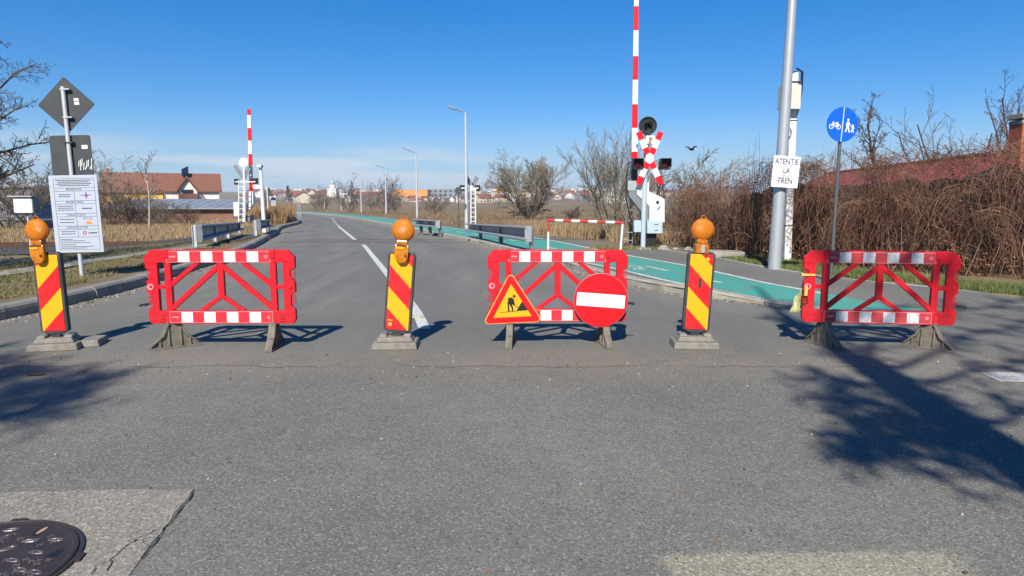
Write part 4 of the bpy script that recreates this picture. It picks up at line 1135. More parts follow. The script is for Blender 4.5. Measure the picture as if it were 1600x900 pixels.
mb = MB(); mb.tube([(xc+.2, -.05, zc+.7), (xc+.36, -.02, zc+.62), (xc+.36, -.02, zc+.2), (xc+.30, 0, zc-.3), (xc+.17, 0, zc-.75), (xc+.12, 0, zc-.9)], .022, 6)
mb.tube([(xc+.1, -.1, zc+.6), (xc+.32, -.02, zc+.66), (xc+.34, -.02, zc+.3)], .012, 6)
mb.tube([(xc+.02, -.12, zc-hh/2), (xc+.0, -.12, zc-.6), (xc+.06, -.12, zc-.95)], .03, 6)
mb.tube([(xc+.06+.06*math.cos(k), -.13, zc-.80+.12*math.sin(k)) for k in np.linspace(0, 12, 30)], .009, 5); mb.build('cables', M['black'], t, smooth=True)
# blue cycle / pedestrian sign
SYB = 12.3; sc_ = at(1315, 195, SYB); sb = at(1297.5, 441, SYB)
t = thing('shared_path_sign', 'round blue cycle and pedestrian sign on a thin dark pole in front of the hedge', 'road sign', (sb.x, SYB, .06))
mb = MB(); mb.tube([(0, 0, -.05), (sc_.x-sb.x, .02, sc_.z+.25)], .03, 12); mb.build('pole', M['pole_dark'], t, smooth=True)
pl = MB(); pl.poly(circ(.302), -.006, .006); RM = Matrix.Translation((sc_.x-sb.x, -.03, sc_.z-.06)) @ Matrix.Rotation(R(9), 4, 'Z') @ Matrix.Rotation(R(3), 4, 'Y')
plate = pl.build('disc', M['blue_sign'], t); plate.matrix_local = RM
mb = MB(); y0, y1 = -.0085, -.0055
mb.poly([(-.006, -.295), (.006, -.295), (.006, .295), (-.006, .295)], y0, y1)
def ringp(cx, cz, r, w):
    for i in range(14):
        a, b = 2*math.pi*i/14, 2*math.pi*(i+1)/14
        mb.poly([(cx+r*math.cos(a), cz+r*math.sin(a)), (cx+r*math.cos(b), cz+r*math.sin(b)), (cx+(r-w)*math.cos(b), cz+(r-w)*math.sin(b)), (cx+(r-w)*math.cos(a), cz+(r-w)*math.sin(a))], y0, y1)
ringp(-.215, -.045, .044, .012); ringp(-.075, -.045, .044, .012)
for a, b in (((-.215, -.045), (-.185, .01)), ((-.185, .01), (-.10, .01)), ((-.185, .01), (-.14, -.045)), ((-.14, -.045), (-.10, .01)), ((-.075, -.045), (-.10, .03)), ((-.14, -.045), (-.075, -.045)), ((-.20, .03), (-.165, .03)), ((-.125, .03), (-.085, .03)), ((-.185, .03), (-.185, .01))):
    mb.bar(a, b, .013, y0-.0004, y1)
mb.poly(cr(.10, .09, .019)[:-1], y0, y1)
mb.poly([(.06, -.005), (.085, .06), (.115, .06), (.155, .0), (.142, -.01), (.122, .02), (.122, -.02), (.15, -.125), (.128, -.125), (.102, -.04), (.078, -.125), (.055, -.125), (.082, -.02), (.082, .02), (.072, -.012)], y0, y1)
mb.poly(cr(.20, .0, .015)[:-1], y0, y1)
mb.poly([(.155, -.005), (.19, -.02), (.215, -.02), (.235, -.05), (.225, -.06), (.212, -.045), (.212, -.065), (.23, -.125), (.212, -.125), (.198, -.085), (.182, -.125), (.165, -.125), (.186, -.065), (.186, -.04), (.155, -.02)], y0, y1)
mb.build('pictograms', M['sign_white'], plate)

# ------------------------------------------------------------------ level crossing, right (near) unit
SX = 20.6; K = SX/F
gb = at(1004, 391, SX)
def loc_(u, v, o, Y=SX): p = at(u, v, Y); return Vector((p.x-o.x, p.y-o.y, p.z-o.z))
O = Vector((gb.x, SX, .1))
t = thing('crossing_signal', 'level crossing signal with red and white saltire, black disc and two dark lamps', 'crossing signal', O)
L_ = lambda u, v: loc_(u, v, O)
mb = MB(); tp_ = L_(1013, 214); bt = L_(1004.5, 391); mb.tube([(bt.x, 0, 0), (L_(1006, 330).x, 0, L_(1006, 330).z), (tp_.x-.05, 0, tp_.z)], .075, 14); mb.box((bt.x, 0, .03), (.4, .4, .06)); mb.build('pole', M['pale_blue'], t, smooth=True)
dc = L_(1012, 196.5)
mb = MB(); MM = Matrix.Translation((dc.x, 0, dc.z)) @ Matrix.Rotation(R(90), 4, 'X')
mb.lathe([(.265, -.02), (.265, .06), (.235, .06), (.235, .02), (.1, .015), (.1, .03)], 32, 0, MM)
hd = [(.11*math.cos(a), .11*math.sin(a)) for a in np.linspace(-.5, math.pi+.5, 12)]
for (p, q) in zip(hd[:-1], hd[1:]):
    mb.add([(dc.x+p[0], -.06, dc.z+p[1]), (dc.x+q[0], -.06, dc.z+q[1]), (dc.x+q[0]*.95, -.24, dc.z+q[1]*.95), (dc.x+p[0]*.95, -.24, dc.z+p[1]*.95)], [(0, 1, 2, 3), (3, 2, 1, 0)])
mb.lathe([(.085, .025), (.06, .05), (.01, .058)], 16, 1, MM)
mb.box((dc.x, 0, dc.z-.33), (.16, .14, .16))
mb.build('disc_light', [M['black'], M['glass_dark']], t)
p = L_(1015, 219); mb = MB(); mb.box((p.x, .0, p.z), (.28, .24, .25)); mb.lathe([(.05, 0), (.05, .02)], 12, 1, Matrix.Translation((p.x, -.12, p.z+.03)) @ Matrix.Rotation(R(90), 4, 'X')); mb.build('junction_box', [M['box_beige'], M['galv_dark']], t, bevel=.01)
# saltire
c = L_(1013.3, 248); mb = MB()
for i, (u, v) in enumerate(((997, 209), (1030, 209), (996.5, 286), (1030, 286))):
    e = L_(u, v); a2 = (c.x, c.z); b2_ = (e.x, e.z); yy = -.16-.004*(i % 2)
    lerp = lambda k: (a2[0]+(b2_[0]-a2[0])*k, a2[1]+(b2_[1]-a2[1])*k)
    mb.bar(lerp(.05), lerp(.42), .17, yy-.012, yy, 0); mb.bar(lerp(.42), lerp(.74), .17, yy-.0122, yy, 1); mb.bar(lerp(.74), lerp(1.05), .17, yy-.0124, yy, 0)
mb.poly([(c.x+.135*math.cos(a), c.z+.165*math.sin(a)) for a in np.linspace(R(30), R(390), 7)[:-1]], -.183, -.16, 1)
mb.build('saltire', [M['sign_red'], M['sign_white']], t)
mb = MB(); mb.box((c.x, -.08, c.z+.05), (.06, .16, .9)); mb.box((c.x, -.05, c.z-.08), (1.05, .05, .05)); mb.build('bracket', M['galv_dark'], t)
for (u, v) in ((994.5, 257), (1037, 257)):
    p = L_(u, v); mb = MB(); mb.box((p.x, -.08, p.z), (.30, .22, .31)); 
    mb.box((p.x, -.3, p.z+.155), (.30, .28, .012)); mb.box((p.x-.146, -.27, p.z+.03), (.012, .2, .24)); mb.box((p.x+.146, -.27, p.z+.03), (.012, .2, .24))
    lp = mb.build('lamp', M['black'], t, bevel=.006)
    mb = MB(); mb.lathe([(.11, 0), (.10, .025), (.05, .045), (.005, .05)], 20, 0, Matrix.Translation((p.x, -.192, p.z)) @ Matrix.Rotation(R(90), 4, 'X')); mb.build('lens', M['lens_red'], lp, smooth=True)
# ladder behind
mb = MB()
for (a, b) in (((975, 386), (985, 315)), ((990, 387), (998, 328))):
    p, q = L_(*a), L_(*b); mb.tube([(p.x, .35, p.z), (q.x, .25, q.z)], .025, 8)
for (a, b) in (((977, 376), (992, 377)), ((979.5, 364), (993, 364)), ((982, 345), (995, 347)), ((983.5, 328), (996.5, 330))):
    p, q = L_(*a), L_(*b); mb.tube([(p.x, .33, p.z), (q.x, .33, q.z)], .018, 8)
mb.build('ladder', M['galv_dark'], t, smooth=True)

Og = Vector((at(1018, 388, SX+.25).x, SX+.25, .1))
t = thing('crossing_gate', 'raised red and white barrier arm with white drive housing beside the saltire signal', 'crossing barrier', Og)
G_ = lambda u, v, Y=SX+.25: loc_(u, v, Og, Y)
xy = lambda u, v: (G_(u, v).x, G_(u, v).z)
mb = MB(); mb.poly([xy(1008, 364), xy(1024.5, 364), xy(1024.5, 388), xy(1008, 388)], -.15, .2); mb.build('pedestal', M['black'], t, bevel=.01)
mb = MB(); mb.poly([xy(1008, 344.5), xy(1031.5, 344.5), xy(1031.5, 364), xy(1008, 364)], -.33, .15)
for v in (350, 359): p = G_(1022, v); mb.box((p.x, -.335, p.z), (.12, .02, .02), 1)
mb.build('control_box', [M['pale_blue'], M['frame_dark']], t, bevel=.012)
mb = MB(); mb.poly([xy(988, 344), xy(999, 344), xy(999, 362), xy(988, 362)], -.3, -.1); mb.build('small_box', M['pale_blue'], t, bevel=.01)
mb = MB(); mb.poly([xy(993.5, 285), xy(1012, 285), xy(1012, 299), xy(1036, 311), xy(1036, 347), xy(1012.5, 346), xy(1012.5, 322), xy(993.5, 304)], -.22, -.19)
mb.build('counterweight_arm', M['machine_white'], t, bevel=.006)
mb = MB(); p = G_(1025, 316); mb.lathe([(.05, 0), (.05, .03)], 12, 0, Matrix.Translation((p.x, -.21, p.z)) @ Matrix.Rotation(R(90), 4, 'X')); p = G_(1027, 325); mb.box((p.x, -.225, p.z), (.03, .02, .14), rot=Matrix.Rotation(R(40), 3, 'Y'));  p = G_(1018, 338); mb.box((p.x, -.225, p.z), (.016, .02, .24)); mb.build('latch', M['frame_dark'], t)
mb = MB(); mb.poly([xy(981, 285), xy(993.3, 285), xy(993.3, 304), xy(1012, 322), xy(1012, 345), xy(1001, 345), xy(1000, 330), xy(981, 306)], -.18, .15); mb.poly([xy(979.5, 283), xy(994, 283), xy(994, 298), xy(979.5, 298)], -.2, .17, 1)
mb.build('drive_housing', [M['galv_dark'], M['galv']], t, bevel=.008)
mb = MB(); y0 = 0.0
segs = [(286, 247, 2), (247, 237, 0), (237, 200, 1), (200, 163, 0), (163, 125, 1), (125, 88, 0), (88, 48, 1), (48, 10, 0), (10, -28, 1), (-28, -40, 0)]
for v0, v1, m_ in segs:
    a, b = G_(991.2+(v0-247)*-.0117 if v0 < 250 else 991, v0), G_(991.2+(v1-247)*-.0117 if v1 < 250 else 991, v1)
    wa, wb = .088-.0001*(247-v0), .088-.0001*(247-v1)
    vs = [(a.x-wa, -.04, a.z), (a.x+wa, -.04, a.z), (a.x+wa, .04, a.z), (a.x-wa, .04, a.z), (b.x-wb, -.04, b.z), (b.x+wb, -.04, b.z), (b.x+wb, .04, b.z), (b.x-wb, .04, b.z)]
    mb.add(vs, [(3, 2, 1, 0), (4, 5, 6, 7), (0, 1, 5, 4), (1, 2, 6, 5), (2, 3, 7, 6), (3, 0, 4, 7)], m_)
mb.build('boom', [M['sign_red'], M['sign_white'], M['frame_dark']], t)
mb = MB(); mb.tube([G_(984, 252)+Vector((0, .05, 0)), G_(979, 275), G_(978, 310), G_(985, 340), G_(992, 352)], .02, 6); mb.build('cable', M['black'], t, smooth=True)

# low red and white gantry across the cycle path
a0, a1 = at(856.5, 401, 17.95), at(968, 411, 16.9); zt0 = at(855, 344, 17.95).z; zt1 = at(972, 348, 16.9).z
t = thing('cycle_gate', 'low red and white tubular gate standing across the green cycle path', 'gate', (a0.x, 17.95, .1))
tA, tB = Vector((0, 0, zt0-.1)), Vector((a1.x-a0.x+.06, -1.05, zt1-.1))
mb = MB(); mb.cyl((0, 0, -.05), tA, .028, 12, 0); mb.cyl((0, 0, zt0-.1-.30), tA*1.0, .030, 12, 1); mb.build('post', [M['white_paint_metal'], M['rail_red']], t, smooth=True)
mb = MB(); mb.cyl((a1.x-a0.x, -1.05, -.05), tB, .028, 12, 0); mb.build('post', M['white_paint_metal'], t, smooth=True)
mb = MB(); n = 9
ex = (tB-tA).normalized()*.06
for i in range(n):
    p, q = (tA-ex*.5).lerp(tB+ex*.6, i/n), (tA-ex*.5).lerp(tB+ex*.6, (i+1)/n); mb.cyl(p, q, .037+.0006*(i % 2), 12, i % 2)
mb.build('crossbar', [M['rail_red'], M['white_paint_metal']], t, smooth=True)

# ------------------------------------------------------------------ guard rails
def guardrail(label, A, B, zA, zB, posts, face, group='crash barriers at the level crossing', terminal=None):
    A = Vector(A); B = Vector(B); zb = 0
    t = thing('guardrail', label, 'guard rail', (A.x, A.y, 0), 0, group)
    d = Vector((B.x-A.x, B.y-A.y, 0)); L = d.length; d.normalize(); nrm = Vector((d.y, -d.x, 0))*face
    (t0, b0), (t1, b1) = zA, zB
    prof = [(.10, 0), (.15, .03), (.16, .09), (.15, .15), (.0, .22), (-.04, .28), (-.05, .5), (-.04, .74), (.0, .79), (.15, .85), (.16, .91), (.15, .97), (.10, 1)]
    mb = MB(); n = 10; vs = []
    for i in range(n+1):
        k = i/n; tt, bb = t0+(t1-t0)*k, b0+(b1-b0)*k
        for (o, f_) in prof:
            p = d*(L*k)+nrm*(o-.04); vs.append((p.x, p.y, bb+(tt-bb)*f_))
    m = len(prof)
    mb.add(vs, [(i*m+j, i*m+j+1, (i+1)*m+j+1, (i+1)*m+j) for i in range(n) for j in range(m-1)])
    o = mb.build('beam', M['galv_beam'], t); s = o.modifiers.new('thick', 'SOLIDIFY'); s.thickness = .006; s.offset = 0
    for k, vz in posts:
        mb = MB(); p = d*(L*k)-nrm*.09; tt = t0+(t1-t0)*k-.02
        rz = math.atan2(d.y, d.x)
        for (ox, oy, sx, sy) in ((0, .055, .12, .012), (0, -.055, .12, .012), (0, 0, .012, .098)):
            q = Matrix.Rotation(rz, 3, 'Z') @ Vector((ox, oy, 0)); mb.box((p.x+q.x, p.y+q.y, (tt+vz)/2-.05), (sx, sy, tt-vz+.1), rot=Matrix.Rotation(rz, 3, 'Z'))
        mb.build('post', M['galv_light'] if face > 0 else M['galv_dark'], t)
    if terminal is not None:
        mb = MB(); p = d*(L*terminal)+nrm*.03; rz = math.atan2(d.y, d.x); tt, bb = (t0, b0) if terminal == 0 else (t1, b1)
        mb.box((p.x, p.y, (tt+bb)/2), (.02, .20, (tt-bb)*1.06), rot=Matrix.Rotation(rz+.5*face, 3, 'Z')); mb.build('end_plate', M['galv_beam'], t)
    return t
a, b = at(311, 396, 20.5), at(378, 352, 28.5)
guardrail('left guard rail beside the tin roofed shed side, near the ladder signal', (a.x, 20.5, 0), (b.x, 28.5, 0), (.86, .34), (.68, .36), ((0, -.1), (.36, -.1), (.66, -.1), (.97, -.1)), 1, terminal=0)
a, b = at(403, 366, 27.5), at(424, 352, 32)
guardrail('short guard rail stub beside the leaning white camera pole', (a.x, 27.5, 0), (b.x, 32, 0), (.80, .40), (.66, .36), ((0, -.1), (.9, -.1)), 1, terminal=0)
a, b = at(827, 380, 19.4), at(731, 356, 27.4)
guardrail('long guard rail between the carriageway and the green cycle path', (a.x, 19.4, 0), (b.x, 27.4, 0), (.85, .42), (.66, .36), ((.01, .08), (.42, .08), (.78, .08)), -1, terminal=0)
a, b = at(685, 355, 29.3), at(648, 350, 31.6)
guardrail('short guard rail beyond the railway crossing at the cycle path', (a.x, 29.3, 0), (b.x, 31.6, 0), (.72, .40), (.72, .42), ((.02, .05), (.42, .05), (.8, .05)), -1, terminal=0)

# ------------------------------------------------------------------ far crossing units
def back_signal(name, label, Y, post, lamps, V0, disc=None, tops=None):
    O = at(post[0][0], post[0][1], Y); zb = H(O.x, Y) if O.x < XL(min(Y, 130)) or O.x > XSF(min(Y, 130)) else .1
    O = Vector((O.x, Y, zb)); t = thing(name, label, 'crossing signal', O)
    f_ = lambda u, v: loc_(u, v, O, Y)
    mb = MB(); q = f_(*post[1]); mb.tube([(0, 0, -.1), (q.x, 0, q.z)], .075, 10); mb.build('pole', M['white_paint_metal'], t, smooth=True)
    mb = MB(); u0, u1, v0, v1 = tops
    for u in (u0, u1): p, q = f_(u, v0), f_(u, v1); mb.tube([(p.x, -.3, 0), (q.x, -.3, q.z)], .035, 8)
    n = 9
    for i in range(n): p, q = f_(u0, v0+(v1-v0)*(i+.7)/n), f_(u1, v0+(v1-v0)*(i+.7)/n); mb.tube([(p.x, -.3, p.z), (q.x, -.3, q.z)], .022, 6)
    mb.build('ladder', M['white_paint_metal'], t, smooth=True)
    mb = MB()
    for (a, b) in V0: p, q = f_(*a), f_(*b); mb.bar((p.x, p.z), (q.x, q.z), .22, .03, .045)
    mb.build('crossbuck', M['galv_dark'], t)
    mb = MB(); xs = [f_(*l).x for l in lamps]; zz_ = f_(*lamps[0]).z; mb.box(((min(xs)+max(xs))/2, .0, zz_), (max(xs)-min(xs)+.1, .06, .06)); mb.build('lamp_bracket', M['white_paint_metal'], t)
    for l in lamps:
        p = f_(*l); mb = MB(); mb.box((p.x, .12, p.z), (.26, .2, .34)); mb.box((p.x, .3, p.z+.16), (.26, .2, .02)); mb.build('lamp', M['black'], t, bevel=.01)
    if disc:
        p = f_(disc[0], disc[1]); mb = MB(); mb.lathe([(disc[2]*Y/F, -.03), (disc[2]*Y/F, .03), (disc[2]*.5*Y/F, .06)], 24, 0, Matrix.Translation((p.x, 0, p.z)) @ Matrix.Rotation(R(90), 4, 'X')); mb.build('disc_light', M['white_paint_metal'], t)
    return t, f_
t, f_ = back_signal('crossing_signal', 'crossing signal seen from behind with white ladder and white round disc on the left', 40, ((381, 358), (381.5, 250)), ((369, 284), (398, 283)), (((380.5, 279), (366, 258)), ((380.5, 279), (389, 262))), (381, 254, 7.2), (376.5, 386, 358, 281))
mb = MB(); p = f_(372, 327); mb.box((p.x, -.1, p.z), (.32, .3, .8)); mb.build('cabinet', M['machine_white'], t, bevel=.01)
back_signal('crossing_signal', 'crossing signal seen from behind with grey crossbuck and ladder by the green path', 36.5, ((737, 362), (737, 289)), ((722, 294), (746, 294)), (((738, 291), (727.5, 276)), ((739, 291), (745.5, 276))), None, (736.5, 743.5, 358, 294))
# far gate
GY = 40.5; Og = at(394, 356, GY); Og = Vector((Og.x, GY, H(Og.x, GY)))
t = thing('crossing_gate', 'distant raised red and white barrier arm behind the ladder signal on the left', 'crossing barrier', Og)
G2 = lambda u, v: loc_(u, v, Og, GY)
mb = MB()
for v0, v1, m_ in ((299, 280, 0), (280, 259, 1), (259, 240.5, 0), (240.5, 220, 1), (220, 200, 0), (200, 180, 1), (180, 170.5, 0)):
    a, b = G2(389+(v0-171)*.032, v0), G2(389+(v1-171)*.032, v1); wa = .10; wb = .10
    mb.add([(a.x-wa, -.04, a.z), (a.x+wa, -.04, a.z), (a.x+wa, .04, a.z), (a.x-wa, .04, a.z), (b.x-wb, -.04, b.z), (b.x+wb, -.04, b.z), (b.x+wb, .04, b.z), (b.x-wb, .04, b.z)], [(3, 2, 1, 0), (4, 5, 6, 7), (0, 1, 5, 4), (1, 2, 6, 5), (2, 3, 7, 6), (3, 0, 4, 7)], m_)
mb.build('boom', [M['sign_red'], M['sign_white']], t)
xy = lambda u, v: (G2(u, v).x, G2(u, v).z)
mb = MB(); mb.poly([xy(390, 299), xy(397, 299), xy(397, 318), xy(393, 326), xy(386, 331), xy(386, 320), xy(390, 312)], -.15, .15); mb.build('counterweight_arm', M['machine_white'], t, bevel=.01)
mb = MB(); mb.poly([xy(386, 336), xy(395, 336), xy(395, 346), xy(386, 346)], -.25, .25); mb.poly([xy(387.5, 346), xy(393.5, 346), xy(393.5, 360), xy(387.5, 360)], -.15, .15); mb.build('drive_housing', M['galv_dark'], t, bevel=.01)
# leaning white pole with small camera
CY = 31.0; a, b = at(414, 374, CY), at(407, 261, CY); zb = H(a.x, CY)
t = thing('camera_pole', 'leaning white pole with a small camera head next to the left guard rail stub', 'camera pole', (a.x, CY, zb))
mb = MB(); mb.tube([(0, 0, -.1), (b.x-a.x, 0, b.z-zb)], [.10, .065], 12); mb.build('pole', M['white_paint_metal'], t, smooth=True)
mb = MB(); mb.box((b.x-a.x, -.05, b.z-zb+.03), (.2, .3, .12)); mb.build('camera_head', M['white_paint_metal'], t, bevel=.02)
p, q = at(396, 292, CY), at(410, 293, CY); mb = MB(); mb.box(((p.x+q.x)/2-a.x, -.02, p.z-zb), (q.x-p.x, .1, .16)); mb.build('arm', M['white_paint_metal'], t)
# round sign back on thin dark pole, triangle sign back, roadside sign pair
p0, p1 = at(717, 357, 35), at(716.5, 298, 35)
t = thing('round_sign', 'back of a round sign on a thin dark pole at the field edge', 'road sign', (p0.x, 35, .05))
mb = MB(); mb.tube([(0, 0, -.1), (0, 0, p1.z+.1)], .03, 8); mb.build('pole', M['pole_dark'], t)
mb = MB(); mb.lathe([(.19, -.01), (.19, .01)], 24, 0, Matrix.Translation((0, -.04, p1.z-.05)) @ Matrix.Rotation(R(90), 4, 'X')); mb.build('disc', M['sign_back'], t)
TY_ = 46.0; p0 = at(419.5, 338, TY_); zb = H(p0.x, TY_)
t = thing('triangle_sign', 'dark back of a triangular sign on a white pole left of the bend', 'road sign', (p0.x, TY_, zb))
f3 = lambda u, v: ((at(u, v, TY_).x-p0.x), at(u, v, TY_).z-zb)
mb = MB(); mb.tube([(0, -.04, -.1), (0, -.04, f3(419, 292)[1])], .04, 8); mb.build('pole', M['white_paint_metal'], t)
mb = MB(); mb.poly([f3(412, 307), f3(428, 307), f3(420, 292)], 0, .015); mb.poly([f3(414, 323), f3(419.5, 323), f3(419.5, 307.5), f3(414, 307.5)], 0, .015); mb.build('plate', M['sign_back'], t)
mb = MB(); mb.poly([f3(421, 322), f3(428.5, 322), f3(428.5, 308), f3(421, 308)], .3, .32); mb.build('side_plate', M['galv'], t)
KY = 50.0; p0 = at(467, 338, KY); zb = H(p0.x, KY)
t = thing('kerbside_sign', 'narrow grey sign panel on two posts at the far end of the reeds', 'road sign', (p0.x, KY, zb))
mb = MB()
for u in (465.5, 469): x = at(u, 330, KY).x-p0.x; mb.tube([(x, 0, -.1), (x, 0, at(467, 313, KY).z-zb)], .035, 8)
mb.build('post', M['galv_light'], t)
mb = MB(); mb.poly([(at(463.5, 316, KY).x-p0.x, at(470, 330, KY).z-zb), (at(470, 316, KY).x-p0.x, at(470, 330, KY).z-zb), (at(470, 316, KY).x-p0.x, at(470, 316, KY).z-zb), (at(463.5, 316, KY).x-p0.x, at(470, 316, KY).z-zb)], -.06, -.04); mb.build('panel', M['galv_dark'], t)

# ------------------------------------------------------------------ distant street lamps along the road
lamps = [(727.5, 176, 36, 'nearest of the far lamp posts, rising behind the ladder signal by the green path', 701),
         (650, 239, 58, 'lamp post behind the short guard rail at the far side of the path', 630),
         (602, 263, 78, 'third lamp post of the far row beside the round bare tree', 587),
         (563, 274, 98, 'fourth lamp post of the far row in front of the white building', 550),
         (532, 286, 122, 'fifth lamp post of the far row right of the church', 520), (506, 294, 150, 'sixth and farthest lamp post of the row left of the church', 496)]
for (u, vt, Y, lab, ul) in lamps:
    p = at(u, vt, Y); zb = min(.1, H(p.x, Y)); hgt = p.z-zb
    t = thing('street_lamp', lab, 'street lamp', (p.x, Y, zb), 0, 'lamp posts along the far road')
    mb = MB(); mb.tube([(0, 0, -.1), (0, 0, hgt)], [.10, .055], 10); mb.build('pole', M['galv_light'], t, smooth=True)
    x1 = at(ul, vt, Y).x-p.x; mb = MB(); mb.tube([(0, 0, hgt-.02), (x1*.6, 0, hgt+abs(x1)*.22)], .03, 6); mb.build('arm', M['galv_dark'], t)
    mb = MB(); mb.box((x1*.8, 0, hgt+abs(x1)*.28), (abs(x1)*.5, .24, .1), rot=Matrix.Rotation(R(20), 3, 'Y')); mb.build('lamp_head', M['galv_dark'], t, bevel=.02)

# ------------------------------------------------------------------ bare trees
def grow(trunk, crown, p, d, L, r, depth, prm, rnd):
    segs = prm['segs'][min(depth, len(prm['segs'])-1)]; pts = [p.copy()]; rads = [r]; dirs = [d.copy()]
    wig = prm['wig']; up = prm['up'][min(depth, len(prm['up'])-1)]; taper = prm.get('taper', .45) if depth else prm.get('taper0', .5)
    for i in range(segs):
        d = (d+Vector((rnd.gauss(0, wig), rnd.gauss(0, wig), rnd.gauss(0, wig)+up))).normalized()
        p = p+d*(L/segs); pts.append(p.copy()); rads.append(max(prm['rmin'], r*(1-(1-taper)*(i+1)/segs))); dirs.append(d.copy())
    mb = trunk if depth <= prm['tdepth'] else crown
    mb.tube(pts, rads, 7 if depth == 0 else (5 if depth == 1 else 3), 0, depth < 1)
    if depth >= prm['depth']: return
    n = prm['n'][min(depth, len(prm['n'])-1)]
    for k in range(n):
        t = prm['start'][min(depth, len(prm['start'])-1)]; t = t+(1-t)*((k+rnd.random())/n)
        i = min(int(t*segs), segs-1); f_ = t*segs-i; q = pts[i].lerp(pts[i+1], f_); dd = dirs[i+1]
        ax = dd.cross(Vector((rnd.gauss(0, 1), rnd.gauss(0, 1), rnd.gauss(0, 1))))
        if ax.length < 1e-4: continue
        a = R(prm['ang'])*rnd.uniform(.65, 1.3); nd = Matrix.Rotation(a, 3, ax.normalized()) @ dd
        kk = prm['ratio']*rnd.uniform(.7, 1.25)*(1.15-.45*t)
        grow(trunk, crown, q, nd, L*kk, max(prm['rmin'], rads[i]*prm['rr']), depth+1, prm, rnd)
def bare_tree(name, label, loc, h, seed, bark, twig, cat='tree', group=None, lean=(0, 0), multi=1, **kw):
    prm = dict(segs=[6, 4, 3, 3, 2], wig=.14, up=[.02, .05, .04, .03], depth=4, n=[9, 6, 5, 4], start=[.3, .2, .15, .1], ang=48, ratio=.52, rr=.5, rmin=.006, tdepth=1, r0=.05)
    prm.update(kw); rnd = random.Random(seed)
    t = thing(name, label, cat, loc, 0, group); tr_, cr_ = MB(), MB()
    for m in range(multi):
        d = Vector((lean[0], lean[1], 1))
        if multi > 1: a = 2*math.pi*m/multi+rnd.random(); s = prm.get('spread', .5)*rnd.uniform(.4, 1.2); d = Vector((math.cos(a)*s, math.sin(a)*s, 1))
        d.normalize(); grow(tr_, cr_, Vector((0, 0, -.1))+Vector((d.x, d.y, 0))*.12*(multi > 1), d, h*prm.get('trunkf', .62)*rnd.uniform(.85, 1.1), prm['r0']*h*(.55 if multi > 1 else .5), 0, prm, rnd)
    tr_.build('trunk', bark, t, smooth=True); cr_.build('crown', twig, t)
    return t
def gz(x, y): return (x, y, H(x, y))
# big tree just outside the left edge, its twigs reach into the frame
p = at(-88, 330, 15.5)
bare_tree('bare_tree', 'big bare tree at the left edge with drooping tangled twigs', gz(p.x, 15.5), 6.7, 21, M['twig_dark'], M['twig_dark'], multi=7, spread=.60, r0=.026, n=[11, 10, 7, 4], ang=50, ratio=.36, wig=.18, up=[.0, -.02, -.01, .02], start=[.35, .15, .1, .1], rmin=.0042, trunkf=.78)
# willow in the field
p = at(826, 343, 58); WZ = H(p.x, 58)
bare_tree('willow_tree', 'wide bare willow with many stems standing alone in the field', (p.x, 58, WZ), 6.9, 5, M['twig_olive'], M['twig_olive'], multi=12, spread=.95, r0=.020, n=[8, 7, 6, 4], depth=4, ang=34, ratio=.46, up=[.05, .04, .03, .03], rmin=.0075, trunkf=.66, start=[.35, .2, .1, .1])
bare_tree('bush', 'dense dark thicket of shoots round the willow foot', (p.x, 57.6, WZ), 2.6, 55, M['twig_dark'], M['twig_dark'], 'bush', multi=16, spread=.9, r0=.02, n=[6, 5, 0], depth=2, ang=32, ratio=.5, rmin=.018, trunkf=.75)
# tree behind the crossing signal
p = at(956, 382, 25.5)
bare_tree('willow_tree', 'bare willow with upright twigs behind the barrier arm', gz(p.x, 25.5), 4.0, 8, M['twig_olive'], M['twig_olive'], multi=9, spread=.42, r0=.015, n=[9, 8, 6, 0], depth=3, ang=26, ratio=.46, up=[.06, .06, .04], rmin=.0042, trunkf=.75, start=[.25, .15, .1])
p = at(1030, 384, 33)
bare_tree('willow_tree', 'slender bare tree behind the saltire signal and the hedge end', gz(p.x, 33), 4.6, 18, M['twig'], M['twig'], multi=7, spread=.6, r0=.02, n=[8, 6, 5, 0], depth=3, ang=26, ratio=.46, up=[.06, .06, .04], rmin=.005, trunkf=.72)
